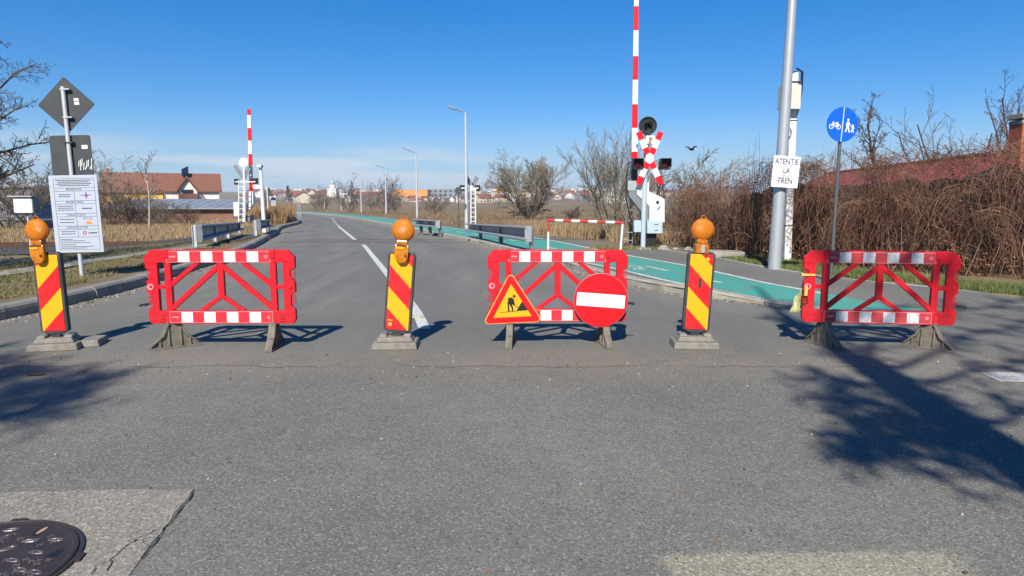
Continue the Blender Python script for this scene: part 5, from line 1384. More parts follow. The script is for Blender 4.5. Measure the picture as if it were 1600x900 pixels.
# bushes: three prototypes, copied
protos = []
for i, (tw, hh, mu) in enumerate(((M['twig'], 3.4, 10), (M['twig_olive'], 3.4, 9), (M['twig_red'], 2.0, 9))):
    protos.append(bare_tree('bush', 'x', (0, -40, 0), hh, 60+i, tw, tw, 'bush', multi=mu, spread=.6, r0=.015, n=[7, 6, 4, 0], depth=3, ang=36, ratio=.46, rmin=.0075, trunkf=.8, start=[.15, .1, .1], wig=.17))
bl_ = [  # u, vbase, Y, scale, proto, label
    (55, 352, 44, 1.35, 0, 'dark leafless bush right behind the white cabinet', 'thickets before the red roofed houses'),
    (12, 352, 46, 1.1, 1, 'brown leafless bush at the far left edge below the drooping twigs', 'thickets before the red roofed houses'),
    (92, 352, 50, 1.6, 1, 'brown leafless bush showing left of the site board', 'thickets before the red roofed houses'),
    (175, 352, 46, .95, 0, 'dark leafless bush just right of the site board', 'thickets before the red roofed houses'),
    (208, 352, 47, .78, 0, 'dark leafless bush between the site board and the birch', 'thickets before the red roofed houses'),
    (258, 350, 47, .62, 0, 'dark leafless bush right of the birch trunk', 'thickets before the red roofed houses'),
    (292, 346, 48, .5, 0, 'low dark bush at the right end of the thicket before the shed', 'thickets before the red roofed houses'),
    (228, 352, 50, .85, 1, 'brown leafless bush behind the birch trunk', 'thickets before the red roofed houses'),
    (148, 352, 49, 1.5, 1, 'tall brown bush rising behind the site board', 'thickets before the red roofed houses'),
    (678, 332, 92, .95, 0, 'small round dark bush alone in the middle of the field', None),
    (895, 345, 52, .65, 2, 'small reddish bush right of the wide willow', None),
    (505, 335, 96, 1.1, 1, 'leafless tree by the road left of the church tower', 'bare trees along the far road'),
    (547, 336, 100, 1.55, 0, 'leafless tree by the road under the church', 'bare trees along the far road'),
    (582, 336, 105, 1.35, 1, 'leafless tree by the road right of the white building', 'bare trees along the far road'),
    (604, 338, 88, 1.6, 0, 'largest leafless tree of the road row, behind the third lamp post', 'bare trees along the far road'),
    (618, 336, 100, 1.3, 1, 'leafless tree at the right end of the road row', 'bare trees along the far road'),
    (495, 332, 110, 1.1, 1, 'leafless tree at the left end of the road row', 'bare trees along the far road'),
    (1062, 388, 24.5, .80, 2, 'reddish bush at the left end of the hedge', None),
    (1078, 384, 27, 1.0, 1, 'brown bush peeping over the left end of the hedge', None),
    (985, 384, 30, .55, 2, 'low reddish bush behind the ladder of the saltire signal', None)]
used = set()
for (u, v, Y, s, pi_, lab, grp) in bl_:
    o = protos[pi_] if pi_ not in used else copy_tree(protos[pi_]); used.add(pi_)
    p = at(u, v, Y); o.location = (p.x, Y, H(p.x, Y)-.05); k_ = .72 if Y > 85 and u < 640 else 1.15; o.scale = (s*k_, s*k_, s); o.rotation_euler.z = u*1.7
    o['label'] = lab
    if grp: o['group'] = grp
    elif 'group' in o: del o['group']
p = at(232, 345, 43)
bare_tree('birch_tree', 'thin pale birch in front of the dark thicket', gz(p.x, 43), 5.2, 31, M['birch'], M['twig'], r0=.026, n=[10, 5, 3], depth=3, ang=42, ratio=.33, up=[.02, .05], trunkf=.95, rmin=.012, start=[.4, .2], wig=.08)
# garden trees behind the hedge
p = at(1368, 300, 21); 
bare_tree('fruit_tree', 'gnarled bare fruit tree poking above the hedge right of the blue sign', gz(p.x, 21), 5.0, 14, M['twig_red'], M['twig_red'], r0=.022, n=[14, 7, 5, 3], ang=42, ratio=.34, rmin=.006, trunkf=.92, start=[.5, .2, .1], wig=.12)
for (u, Y, h_, sd, lab) in ((1505, 27, 6.2, 41, 'bare tree with curved limbs behind the tiled roof'), (1560, 26, 6.3, 44, 'bare tree left of the brick chimney'), (1630, 22, 5.6, 47, 'bare tree right of the brick chimney at the frame edge')):
    p = at(u, 300, Y)
    bare_tree('fruit_tree', lab, gz(p.x, Y), h_, sd, M['twig_red'], M['twig_red'], multi=5, spread=.5, r0=.014, n=[6, 5, 3, 0], depth=3, ang=34, ratio=.36, rmin=.006, trunkf=.8, start=[.4, .2, .1], wig=.13)

# trees behind the photographer whose shadows fall on the road
sdir = Vector((math.sin(R(9.5)), math.cos(R(9.5)))); sper = Vector((sdir.y, -sdir.x)); CT = 1/math.tan(R(39.5))
def lift(TB, g, j):      # point of the crown, j metres in front of the trunk plane, whose shadow reaches ground point g
    q = Vector(g)-TB; a_ = q.dot(sdir); b_ = q.dot(sper); p_ = TB+sper*b_+sdir*j
    return Vector((p_.x-TB.x, p_.y-TB.y, (a_-j)/CT))
def shade_tree(label, TB, brs, seed, trunk_pts, trunk_r):
    TB = Vector(TB); t = thing('shade_tree', label, 'tree', (TB.x, TB.y, 0)); tr_, cr_ = MB(), MB()
    tr_.tube(trunk_pts, trunk_r, 9)
    rnd = random.Random(seed)
    prm = dict(segs=[4, 4, 3, 2], wig=.2, up=[.03, .03, .03, .03], depth=3, n=[7, 4, 3], start=[.1, .1, .1], ang=50, ratio=.58, rr=.55, rmin=.011, tdepth=-1, taper0=.3)
    for pts_, r_, j in brs:
        G3 = [lift(TB, gp(*q), j*k/(len(pts_)-1)) for k, q in enumerate(pts_)]; fine = []
        for p_, q_ in zip(G3[:-1], G3[1:]):
            for k in range(3): fine.append(p_.lerp(q_, k/3)+Vector((rnd.gauss(0, .04), rnd.gauss(0, .05), rnd.gauss(0, .04))))
        fine.append(G3[-1]); n_ = len(fine); rr_ = [r_*(1-.7*i/(n_-1)) for i in range(n_)]
        tr_.tube(fine, rr_, 6)
        for i in range(2, n_):
            for k in range(3):
                dd = (fine[i]-fine[i-1]).normalized(); ax = dd.cross(Vector((rnd.gauss(0, 1), rnd.gauss(0, 1), rnd.gauss(0, 1)))).normalized()
                grow(tr_, cr_, fine[i], Matrix.Rotation(R(rnd.uniform(25, 60)), 3, ax) @ dd, rnd.uniform(.28, .62)*(1.15-.4*i/n_), .018, 1, prm, rnd)
    tr_.build('trunk', M['bark'], t, smooth=True); cr_.build('crown', M['twig_dark'], t)
brs = [([(1500, 655), (1440, 622), (1380, 604), (1305, 592)], .05, -.3), ([(1560, 700), (1470, 668), (1390, 640), (1330, 632)], .045, .5), ([(1600, 735), (1490, 700), (1405, 685), (1325, 682)], .055, -.7),
       ([(1640, 775), (1520, 735), (1430, 715), (1350, 700)], .04, .2), ([(1430, 600), (1370, 560), (1300, 520), (1215, 500)], .05, .6), ([(1400, 575), (1490, 530), (1600, 505)], .055, -.5),
       ([(1450, 600), (1540, 575), (1640, 560)], .05, .4), ([(1350, 545), (1420, 505), (1540, 480), (1620, 470)], .05, .8), ([(1520, 660), (1600, 640), (1700, 640)], .05, -.2), ([(1330, 530), (1345, 505), (1400, 480)], .04, -.6), ([(1310, 520), (1270, 490), (1235, 480)], .04, .2)]
shade_tree('large bare tree behind the viewer shading the right of the road', (2.0, -2.6), brs, 31, [(0, 0, -.1), (.02, 0, 2), (.06, .02, 4), (.0, .0, 6), (-.08, 0, 7.6), (-.16, 0, 8.6), (-.2, .1, 10), (-.15, .1, 12)], [.34, .28, .26, .22, .17, .13, .08, .03])
brs = [([(-140, 660), (-60, 636), (10, 618), (75, 604), (125, 596)], .06, .3), ([(-150, 640), (-60, 608), (0, 590), (50, 580)], .05, -.4), ([(-140, 700), (-60, 672), (0, 652), (45, 642)], .05, .5), ([(-150, 600), (-60, 585), (0, 566)], .05, -.2), ([(-150, 640), (-90, 600), (-60, 560)], .05, .2)]
shade_tree('bare tree behind the viewer shading the left edge of the road', (-7.7, -4.5), brs, 12, [(0, 0, -.1), (.03, 0, 3), (.1, 0, 6), (.05, .1, 8), (.1, 0, 10)], [.28, .22, .17, .12, .05])
bare_tree('shade_tree', 'bare tree behind the viewer shading the verge by the hedge', (7.4, -3.0, 0), 13.0, 91, M['bark'], M['twig_dark'], r0=.05, n=[18, 9, 8, 5], ang=58, ratio=.40, rr=.45, rmin=.018, trunkf=.9, start=[.35, .15, .1, .1], up=[.0, .03, .03])

# ------------------------------------------------------------------ brown vine hedge
HL = [(5.35, 22.6), (5.75, 19.4), (6.35, 17.2), (7.6, 15.0), (9.3, 13.8), (12.0, 12.7), (15.5, 11.6), (19, 10.6)]
seg = [math.dist(a, b) for a, b in zip(HL[:-1], HL[1:])]; HT = sum(seg)
def hpos(s):
    for (a, b, l) in zip(HL[:-1], HL[1:], seg):
        if s <= l or b == HL[-1]:
            k = s/l; d = Vector((b[0]-a[0], b[1]-a[1])).normalized(); return Vector((a[0]+(b[0]-a[0])*k, a[1]+(b[1]-a[1])*k)), Vector((-d.y, d.x)) if (-d.y*0+d.x*1) > 0 else Vector((d.y, -d.x))
        s -= l
def hn(s):   # inward normal (away from road / camera)
    p, _ = hpos(s); q, _ = hpos(min(s+.1, HT)); r_, _ = hpos(max(0, s-.1)); d = (q-r_).normalized(); n = Vector((-d.y, d.x))
    return p, (n if n.x*.8+n.y*.6 > 0 else -n), d
def htop(s): return 1.72+.72*sm(.5, 5.5, s)+.20*sm(8, 11, s)+.16*mnoise.noise(Vector((s*.7, 0, 0)))+.09*mnoise.noise(Vector((s*2.3, 4, 0)))
hd = thing('hedge', 'tall tangled hedge of brown leafless vines along the right side', 'hedge', (6, 16, 0))
ho = Vector((6, 16, 0)); rnd = random.Random(12)
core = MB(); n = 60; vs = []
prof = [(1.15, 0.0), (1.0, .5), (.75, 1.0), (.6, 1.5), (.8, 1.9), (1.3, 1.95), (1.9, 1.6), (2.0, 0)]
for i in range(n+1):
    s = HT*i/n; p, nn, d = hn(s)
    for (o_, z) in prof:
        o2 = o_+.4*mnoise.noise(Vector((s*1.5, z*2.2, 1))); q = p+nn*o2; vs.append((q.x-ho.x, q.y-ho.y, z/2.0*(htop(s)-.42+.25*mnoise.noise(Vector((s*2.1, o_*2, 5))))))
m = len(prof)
core.add(vs, [(i*m+j, i*m+j+1, (i+1)*m+j+1, (i+1)*m+j) for i in range(n) for j in range(m-1)]); core.build('inner_shade_mass', M['hedge_shade_core'], hd, smooth=True)  # added solid that blocks light, its dark colour painting the hedge's shaded depth
st = MB(); lv = MB()
def hv(q, z): return Vector((q.x-ho.x, q.y-ho.y, max(.015, z)))
# clumps of weeping shoots: every clump throws its strands one way
for cidx in range(520):
    s = rnd.uniform(0, 1)**.85*HT; p, nn, d = hn(s); ht = htop(s)
    z0 = ht*(1-.75*rnd.random()**1.6); dep = rnd.uniform(-.28, .55)+.28*mnoise.noise(Vector((s*1.2, z0*1.4, 11)))+.45*max(0, (.9-z0)); c0 = p+nn*dep
    sway = rnd.gauss(0, .45); outw = rnd.uniform(.1, .6); drop = rnd.uniform(.25, 1.0); tone = rnd.choice((0, 0, 0, 1, 1, 2))
    for k in range(rnd.randint(7, 17)):
        q = c0+d*rnd.gauss(0, .12)+nn*rnd.gauss(0, .1); z = z0+rnd.gauss(0, .07); r = rnd.uniform(.0028, .0065); L_s = rnd.uniform(.6, 1.25); pts = []
        up = rnd.uniform(.0, .28); sw = sway+rnd.gauss(0, .22); ow = outw+rnd.gauss(0, .12); ph = rnd.gauss(0, .03)
        for j in range(6):
            t = j/5*L_s; off = q+d*(sw*t+ph*math.sin(9*t))-nn*ow*(t-.25*t*t)*.8
            pts.append(hv(off, z+up*math.sin(min(t*2.6, 3.1))-drop*t*t*.9+ph))
        st.tube(pts, [r*(1-.12*j) for j in range(6)], 3, tone if rnd.random() < .7 else rnd.choice((0, 1, 2)), False)
# bare older stems showing in the dark hollows below
for i in range(420):
    s = rnd.uniform(0, 1)**.8*HT; p, nn, d = hn(s); ht = htop(s); q = p+nn*rnd.uniform(.1, .9); h_ = ht*rnd.uniform(.5, .95); r = rnd.uniform(.006, .017) if rnd.random() < .55 else rnd.uniform(.004, .008)
    sw = rnd.gauss(0, .55); ar = rnd.uniform(-.45, .3); w1 = rnd.gauss(0, .1); pts = []
    for j in range(8):
        t = j/7; off = q+d*(sw*t+w1*math.sin(t*6))+nn*(ar*t*t+rnd.gauss(0, .015))
        pts.append(hv(off, h_*t))
    st.tube(pts, [r*(1-.09*j) for j in range(8)], 5, rnd.choice((0, 2, 2, 1)), False)
# fine criss-cross twigs
for i in range(6800):
    s = rnd.uniform(0, 1)**.85*HT; p, nn, d = hn(s); ht = htop(s); z = ht*rnd.random()**.6*1.04
    if mnoise.noise(Vector((s*1.1, z*1.6, 3))) < rnd.uniform(-.5, .35)-(.25 if z > 1.1 else 0): continue
    q = p+nn*(rnd.uniform(-.12, .5)+.45*max(0, 1.0-z)+(rnd.uniform(0, .9) if z > ht-.35 else 0)); dv = Vector((rnd.gauss(0, .2), rnd.gauss(0, .2), rnd.gauss(-.03, .2)))
    a = hv(q, z); r = rnd.uniform(.0025, .005); bd = Vector((rnd.gauss(0, .05), rnd.gauss(0, .05), rnd.gauss(0, .05)))
    st.tube([a, a+dv*.5+bd, a+dv], [r, r*.8, r*.5], 3, rnd.choice((0, 0, 1, 1, 2)), False)
for i in range(300):  # shoots standing above the crest
    s = rnd.uniform(0, 1)**1.5*HT; p, nn, d = hn(s); q = p+nn*rnd.uniform(.3, 1.6); z = htop(s)-.25; h_ = rnd.uniform(.3, .6) if rnd.random() < .75 else rnd.uniform(.6, 1.25)
    if s > 8: h_ *= .6
    a = hv(q, z); lean = Vector((rnd.gauss(0, .1), rnd.gauss(0, .1), 0))
    st.tube([a, a+Vector((0, 0, h_*.5))+lean*.3, a+Vector((0, 0, h_))+lean], [.006, .0045, .0025], 3, rnd.choice((0, 1)), False)
    for k in range(rnd.randint(0, 3)):
        b_ = a+Vector((0, 0, h_*rnd.uniform(.35, .8)))+lean*.4; st.tube([b_, b_+Vector((rnd.gauss(0, .08), rnd.gauss(0, .08), rnd.uniform(.08, .25)))], [.003, .002], 3, 0, False)
st.build('stems', [M['stem_a'], M['stem_b'], M['stem_c']], hd)
for i in range(34000):
    s = rnd.uniform(0, 1)**.9*HT; p, nn, d = hn(s); ht = htop(s); z = ht*rnd.uniform(.03, 1.03)
    dens = mnoise.noise(Vector((s*1.3, z*1.5, 7)))
    low = sm(1.0, .3, z)*sm(13, 6, s)*.55*(1 if s > 4 else .4)
    if dens+low < rnd.uniform(-.1, .65): continue
    q = p+nn*(rnd.uniform(-.1, .45)+.25*max(0, .9-z)); c_ = hv(q, z); sz = rnd.uniform(.016, .042)
    a = Vector((rnd.gauss(0, 1), rnd.gauss(0, 1), rnd.gauss(0, 1))).normalized(); b_ = a.cross(Vector((rnd.gauss(0, 1), rnd.gauss(0, 1), rnd.gauss(0, 1)))).normalized()
    lv.add([c_-a*sz, c_+b_*sz*.5, c_+a*sz, c_-b_*sz*.5], [(0, 1, 2, 3)], 0 if rnd.random() < (.75 if z < .9 else .35) else 1)
lv.build('dead_leaves', [M['leaf_dead'], M['leaf_dead2']], hd)

# garden house behind the hedge: long tiled roof and brick chimney
ra, rb = at(1640, 231, 18.5), at(1290, 272, 38)
rt = thing('garden_house', 'low house with long red tiled roof and brick chimney behind the hedge', 'house', (ra.x, 18.5, 0))
d = Vector((rb.x-ra.x, 38-18.5, 0)); L = d.length; d.normalize(); nL = Vector((-d.y, d.x, 0))
if nL.x > 0: nL = -nL
zr, ze = ra.z, ra.z-1.25
mb = MB(); vs = []
for k in (0, 1):
    b_ = d*(L*k); dz_ = (rb.z-ra.z)*k
    for (o_, z) in ((2.6, ze), (0, zr), (-2.6, ze), (-2.6, ze-.12), (0, zr-.12), (2.6, ze-.12)):
        q = b_+nL*o_; vs.append((q.x, q.y, z+dz_))
mb.add(vs, [(0, 1, 7, 6), (1, 2, 8, 7), (2, 3, 9, 8), (3, 4, 10, 9), (4, 5, 11, 10), (5, 0, 6, 11), (0, 5, 4, 1), (1, 4, 3, 2), (6, 7, 10, 11), (7, 8, 9, 10)]); roof = mb.build('roof', M['tiles_red'], rt)
mb = MB(); mb.tube([(0, 0, zr+.03), d*L+Vector((0, 0, rb.z+.03))], .07, 8); mb.build('ridge_tiles', M['tiles_red'], roof)
mb = MB(); c_ = d*(L/2); mb.box((c_.x, c_.y, (ze-.15)/2), (4.6, L-.2, ze-.15), rot=Matrix.Rotation(math.atan2(d.y, d.x)-math.pi/2, 3, 'Z')); mb.build('wall', M['wall_white'], rt)
c1 = at(1600, 215, 17.6); zt = at(1592, 181, 17.6).z
mb = MB(); mb.box((c1.x-ra.x, 17.6-18.5, zt/2+.5), (.46, .46, zt-1.25)); ch = mb.build('chimney', M['brick'], rt)
mb = MB(); mb.box((c1.x-ra.x, 17.6-18.5, zt-.02), (.56, .56, .14)); mb.box((c1.x-ra.x, 17.6-18.5, zt-.17), (.50, .50, .1)); mb.build('cap', M['concrete'], ch, bevel=.02)
mb = MB(); p = at(1592, 258, 17.2); mb.box((p.x-ra.x+.4, 17.1-18.5, p.z), (1.6, 1.0, .1), 0, rot=Matrix.Rotation(R(12), 3, 'X')); mb.box((p.x-ra.x+.4, 16.7-18.5, p.z-.14), (1.6, .08, .12), 1); mb.build('porch_roof', [M['tiles_red'], M['wall_white']], rt)

# concrete slab and broken stone by the hedge
a = gp(1120, 401, .1)
mb = MB(); mb.poly([(-.75, 0), (.62, 0), (.66, .14), (-.62, .16)], -.35, .4)
tag(mb.build('concrete_slab', M['concrete'], None, bevel=.02, loc=(a[0]+.05, a[1]+.1, .1), rotz=R(-10)), 'broken concrete slab lying at the foot of the hedge', 'concrete slab')
a = gp(1088, 392, .1); rnd = random.Random(4)
for i in range(3):
    mb = MB(); s = (.16, .11, .13)[i]; mb.lathe([(s*.5, 0), (s, s*.25), (s*.95, s*.6), (s*.5, s*.9)], 8)
    mb.v = [(x*(1+rnd.uniform(-.2, .2)), y*(1+rnd.uniform(-.2, .2)), z*(1+rnd.uniform(-.2, .2))) for x, y, z in mb.v]
    tag(mb.build('stone', M['concrete'], None, loc=(a[0]-.9+i*.34, a[1]+.3-.1*i, .08)), ('largest pale stone of three left of the hedge, leftmost', 'smallest middle one of the three pale stones left of the hedge', 'rightmost pale stone of three left of the hedge')[i], 'stone', 'pale stones at the hedge end')
# pale boulders under the left signal
rnd = random.Random(8)
for i, (u, v, s) in enumerate(((332, 378, .36), (350, 374, .24), (372, 368, .3))):
    p = gp(u, v, -.05); mb = MB(); mb.lathe([(s*.6, -.05), (s, s*.2), (s*.9, s*.5), (s*.45, s*.75)], 9)
    mb.v = [(x*(1+rnd.uniform(-.25, .25)), y*(1+rnd.uniform(-.25, .25)), z*(1+rnd.uniform(-.2, .2))) for x, y, z in mb.v]
    tag(mb.build('boulder', M['concrete'], None, smooth=True, loc=(p[0], p[1], H(*p)-.03)), ('large pale boulder under the left guard rail beam', 'smaller pale boulder in the middle under the left guard rail', 'pale boulder at the foot of the left ladder signal')[i], 'boulder', 'pale boulders at the left guard rail')

# ------------------------------------------------------------------ bird
p = at(1080.5, 233.5, 32)
mb = MB(); mb.lathe([(.01, -.2), (.05, -.1), (.06, .02), (.04, .12), (.015, .2)], 10, 0, Matrix.Rotation(R(90), 4, 'Y'))
for s in (-1, 1):
    mb.add([(.08, s*.03, .02), (-.08, s*.03, .02), (-.10, s*.22, .14), (.05, s*.24, .15), (-.06, s*.36, .07)], [(0, 1, 2, 3), (3, 2, 4)])
mb.add([(-.18, .02, 0), (-.18, -.02, 0), (-.3, -.06, .01), (-.3, .06, .01)], [(0, 1, 2, 3)])
o = mb.build('bird', M['black'], None, loc=p, rotz=R(40)); tag(o, 'small dark bird flying in the sky right of the saltire signal', 'bird')
o.modifiers.new('s', 'SOLIDIFY').thickness = .01

# ------------------------------------------------------------------ parked car (mostly hidden by the site board)
CYY = 39.0; p = at(92, 372, CYY); zb = at(92, 371, CYY).z
p.x -= .2
t = thing('parked_car', 'dark blue car parked behind the rails, half hidden by the site board', 'car', (p.x+.55, CYY, H(p.x, CYY)), R(105))
cs = [(-2.1, .35), (-2.15, .75), (-1.95, .98), (-1.5, 1.05), (-.85, 1.12), (-.2, 1.55), (.4, 1.62), (1.3, 1.58), (1.85, 1.15), (2.1, 1.0), (2.12, .4)]
mb = MB(); mb.poly([(-2.1, .3)]+cs[1:-1]+[(2.1, .3)], -.85, .85); body = mb.build('body', M['car_blue'], t, bevel=.06)
mb = MB(); mb.poly([(-.78, 1.12), (-.22, 1.48), (.42, 1.54), (.42, 1.12)], -.856, -.84); mb.poly([(.5, 1.12), (.5, 1.54), (1.22, 1.5), (1.62, 1.15)], -.856, -.84); mb.poly([(-.8, 1.14), (-.25, 1.5), (-.22, 1.52), (-.86, 1.13)], -.7, .7); mb.build('windows', M['glass_dark'], t)
for x in (-1.35, 1.35):
    for s in (-1, 1):
        mb = MB(); mb.lathe([(.2, -.1), (.33, -.1), (.33, .1), (.2, .1)], 20, 0, Matrix.Translation((x, s*.78, .33)) @ Matrix.Rotation(R(90), 4, 'X')); w = mb.build('wheel', M['tyre'], t)
        mb = MB(); mb.lathe([(.05, -.105), (.19, -.105), (.19, .105), (.05, .105)], 16, 0, Matrix.Translation((x, s*.78, .33)) @ Matrix.Rotation(R(90), 4, 'X')); mb.build('rim', M['galv'], w)
mb = MB(); mb.box((-.62, -.95, 1.14), (.16, .16, .12)); mb.build('mirror', M['car_blue'], t, bevel=.02)

# ------------------------------------------------------------------ houses on the left
HY = 95.0
f5 = lambda u, v, Y=HY: at(u, v, Y)
def gable(mb, x0, x1, y0, y1, ze, zr, ov=.4, th=.18):
    ym = (y0+y1)/2
    vs = []
    for x in (x0-ov, x1+ov):
        vs += [(x, y0-ov, ze-ov*.5), (x, ym, zr), (x, y1+ov, ze-ov*.5), (x, y1+ov, ze-ov*.5-th), (x, ym, zr-th), (x, y0-ov, ze-ov*.5-th)]
    mb.add(vs, [(0, 1, 7, 6), (1, 2, 8, 7), (2, 3, 9, 8), (3, 4, 10, 9), (4, 5, 11, 10), (5, 0, 6, 11), (0, 5, 4, 1), (1, 4, 3, 2), (6, 7, 10, 11), (7, 8, 9, 10)])
# white walled house
o0 = f5(301, 312); zg = -.9; t = thing('house', 'white house with brown tiled roof, gabled balcony dormer and solar panel', 'house', (o0.x, HY, zg))
x0, x1 = f5(259, 300).x-o0.x, f5(343, 300).x-o0.x; ze, zr = f5(300, 295).z-zg, f5(300, 269.5).z-zg
mb = MB(); mb.box(((x0+x1)/2, 4, ze/2), (x1-x0, 8, ze)); mb.build('wall', M['wall_white'], t)
mb = MB(); gable(mb, x0, x1, 0, 8, ze, zr, .45); roof = mb.build('roof', M['tiles_brown'], t)
g0, g1, gm = f5(279, 296).x-o0.x, f5(308, 296).x-o0.x, f5(292, 277).x-o0.x; gt = f5(292, 276).z-zg; gb_ = f5(292, 297).z-zg; fl = f5(292, 311).z-zg
mb = MB(); mb.poly([(g0, fl), (g1, fl), (g1, gb_-.2), (gm, gt-.35), (g0, gb_-.2)], -1.2, 1.5); mb.build('balcony_gable', M['wall_white'], t)
mb = MB(); mb.bar((g0-.35, gb_-.3), (gm+.04, gt), .22, -1.7, 2.2); mb.bar((g1+.35, gb_-.3), (gm-.04, gt), .22, -1.72, 2.21); mb.build('gable_roof', M['roof_brown'], t)
mb = MB(); dz = gb_-.5
mb.box((gm, -1.22, gb_-.3), (1.6, .06, .7)); mb.box((gm-.1, -1.22, (fl+gb_)/2-.3), (.8, .06, 1.1)); mb.box((x0+1.2, -.02, ze*.38), (1.3, .06, .9)); mb.box((x1-1.5, -.02, ze*.38), (1.3, .06, .9)); mb.build('windows', M['glass_dark'], t)
mb = MB(); mb.box((gm, -1.5, fl+.35), (g1-g0, .12, .8)); mb.build('balcony_rail', M['roof_brown'], t)
t.rotation_euler.z = R(24); t.scale = (.9, .9, 1)
p, q = f5(288, 266), f5(288, 259); mb = MB(); mb.box((p.x-o0.x, 3, zr+.25), (1.1, 1.6, .08), rot=Matrix.Rotation(R(40), 3, 'X') @ Matrix.Rotation(R(-30), 3, 'Y')); mb.cyl((p.x-o0.x, 3.2, zr-.2), (p.x-o0.x, 3.2, zr+.4), .05, 6); mb.build('solar_panel', M['car_blue'], t)
# orange/yellow walled house to its left
o1 = f5(208, 312, 93); t = thing('house', 'long brown roofed house with bright yellow wall behind the thicket', 'house', (o1.x, 93, zg))
x0, x1 = f5(160, 300, 93).x-o1.x, f5(254, 300, 93).x-o1.x; ze, zr = f5(300, 297, 93).z-zg, f5(300, 268, 93).z-zg
mb = MB(); mb.box(((x0+x1)/2, 4, ze/2), (x1-x0, 8, ze)); mb.build('wall', M['wall_yellow'], t)
mb = MB(); gable(mb, x0, x1, 0, 8, ze, zr, .35); roof = mb.build('roof', M['tiles_brown'], t)
mb = MB(); mb.box((x0+.8, 3.2, zr+.1), (.4, .4, .7)); mb.build('chimney', M['brick'], roof)
t.rotation_euler.z = R(26); t.scale = (.9, .9, 1)
mb = MB(); [mb.box((x0+1.5+k*2.2, -.02, ze*.45), (.9, .06, .9)) for k in range(4)]; mb.build('windows', M['glass_dark'], t)
# tin roofed shed
SHY = 62.0; o2 = at(270, 330, SHY); zg2 = H(o2.x, SHY)
t = thing('shed', 'long low shed with pale tin roof and brick wall below the houses', 'shed', (o2.x, SHY, zg2))
x0, x1 = at(155, 320, SHY).x-o2.x, at(371, 320, SHY).x-o2.x; z0, z1 = at(270, 325, SHY).z-zg2, at(270, 311, SHY+5).z-zg2
mb = MB(); mb.add([(x0-.3, -.4, z0), (x1+.3, -.4, z0), (x1+.1, 5, z1), (x0, 5, z1), (x0-.3, -.4, z0-.1), (x1+.3, -.4, z0-.1), (x1+.1, 5, z1-.1), (x0, 5, z1-.1)], [(0, 1, 2, 3), (7, 6, 5, 4), (0, 4, 5, 1), (1, 5, 6, 2), (2, 6, 7, 3), (3, 7, 4, 0)])
for k in range(14): x = x0+(x1-x0)*k/13; mb.tube([(x, -.4, z0+.01), (x, 5, z1+.01)], .03, 4)
mb.build('roof', M['tin'], t)
mb = MB(); mb.box(((x0+x1)/2, 2.4, z0/2-.1), (x1-x0, 4.6, z0)); mb.build('wall', M['wall_dull'], t)
# low grey building at far left edge
o3 = at(22, 300, 70); t = thing('barn', 'low grey walled barn with pale roof edge at the far left', 'barn', (o3.x, 70, H(o3.x, 70)))
zz1 = at(22, 291, 70).z-H(o3.x, 70); mb = MB(); mb.box((-2, 3, zz1/2), (8, 6, zz1-.2)); mb.build('wall', M['wall_grey'], t)
mb = MB(); mb.box((-2, 3, zz1), (8.6, 6.6, .25)); mb.build('roof', M['galv_light'], t)

# ------------------------------------------------------------------ the town on the horizon
rnd = random.Random(42)
def house_mesh(wm_, rm_, w, dd, hh, rh, flat_=False):
    mb = MB(); mb.box((0, 0, hh/2), (w, dd, hh), 0)
    if not flat_: 
        n0 = len(mb.f); gable(mb, -w/2, w/2, -dd/2, dd/2, hh, hh+rh, .4); 
        for i in range(n0, len(mb.f)): mb.m[i] = 1
        mb.add([(-w/2, -dd/2, hh), (-w/2, dd/2, hh), (-w/2, 0, hh+rh-.2)], [(0, 2, 1)], 0); mb.add([(w/2, -dd/2, hh), (w/2, dd/2, hh), (w/2, 0, hh+rh-.2)], [(0, 1, 2)], 0)
    else: mb.box((0, 0, hh+.2), (w+.4, dd+.4, .4), 1)
    nf = max(1, int(hh/3)); nw = max(2, int(w/3))
    for f_ in range(nf):
        for k in range(nw): mb.box((-w/2+(k+.5)*w/nw, -dd/2-.02, 1.6+f_*3), (1.1, .1, 1.3), 2)
    me = bpy.data.meshes.new('far_house'); me.from_pydata(mb.v, [], mb.f)
    for m_ in (wm_, rm_, M['glass_dark']): me.materials.append(m_)
    me.polygons.foreach_set('material_index', mb.m); me.update(); return me
kinds = [(house_mesh(M['wall_white'], M['roof_red'], 11, 9, 4.5, 3.5), 'small distant white house with a red gabled roof on the horizon slope', 'far white red roofed houses'),
         (house_mesh(M['wall_cream'], M['roof_red'], 13, 9, 4.5, 3.5), 'small distant cream house with a red gabled roof on the horizon slope', 'far cream red roofed houses'),
         (house_mesh(M['wall_white'], M['roof_brown'], 10, 8, 5.5, 3.2), 'small distant white house with a brown gabled roof on the horizon slope', 'far white brown roofed houses'),
         (house_mesh(M['wall_cream'], M['roof_brown'], 14, 10, 6, 3.5), 'small distant cream house with a brown gabled roof on the horizon slope', 'far cream brown roofed houses'),
         (house_mesh(M['wall_white'], M['galv_light'], 18, 11, 8.5, 0, True), 'distant white flat roofed block on the horizon slope', 'far white flat blocks'),
         (house_mesh(M['wall_grey'], M['roof_red'], 12, 9, 4.0, 3.6), 'small distant grey house with a red gabled roof on the horizon slope', 'far grey red roofed houses')]
spots = []
def place_house(u, Y, ki, s=1.0):
    x = (u-800)/F*Y
    me, lab, grp = kinds[ki]; o = bpy.data.objects.new('far_house', me); COL.objects.link(o)
    o.location = (x, Y, H(x, Y)-.4); o.rotation_euler.z = rnd.uniform(-.7, .7)+(math.pi/2 if rnd.random() < .35 else 0); o.scale = (s, s, s*rnd.uniform(.85, 1.15)); tag(o, lab, 'house', grp)
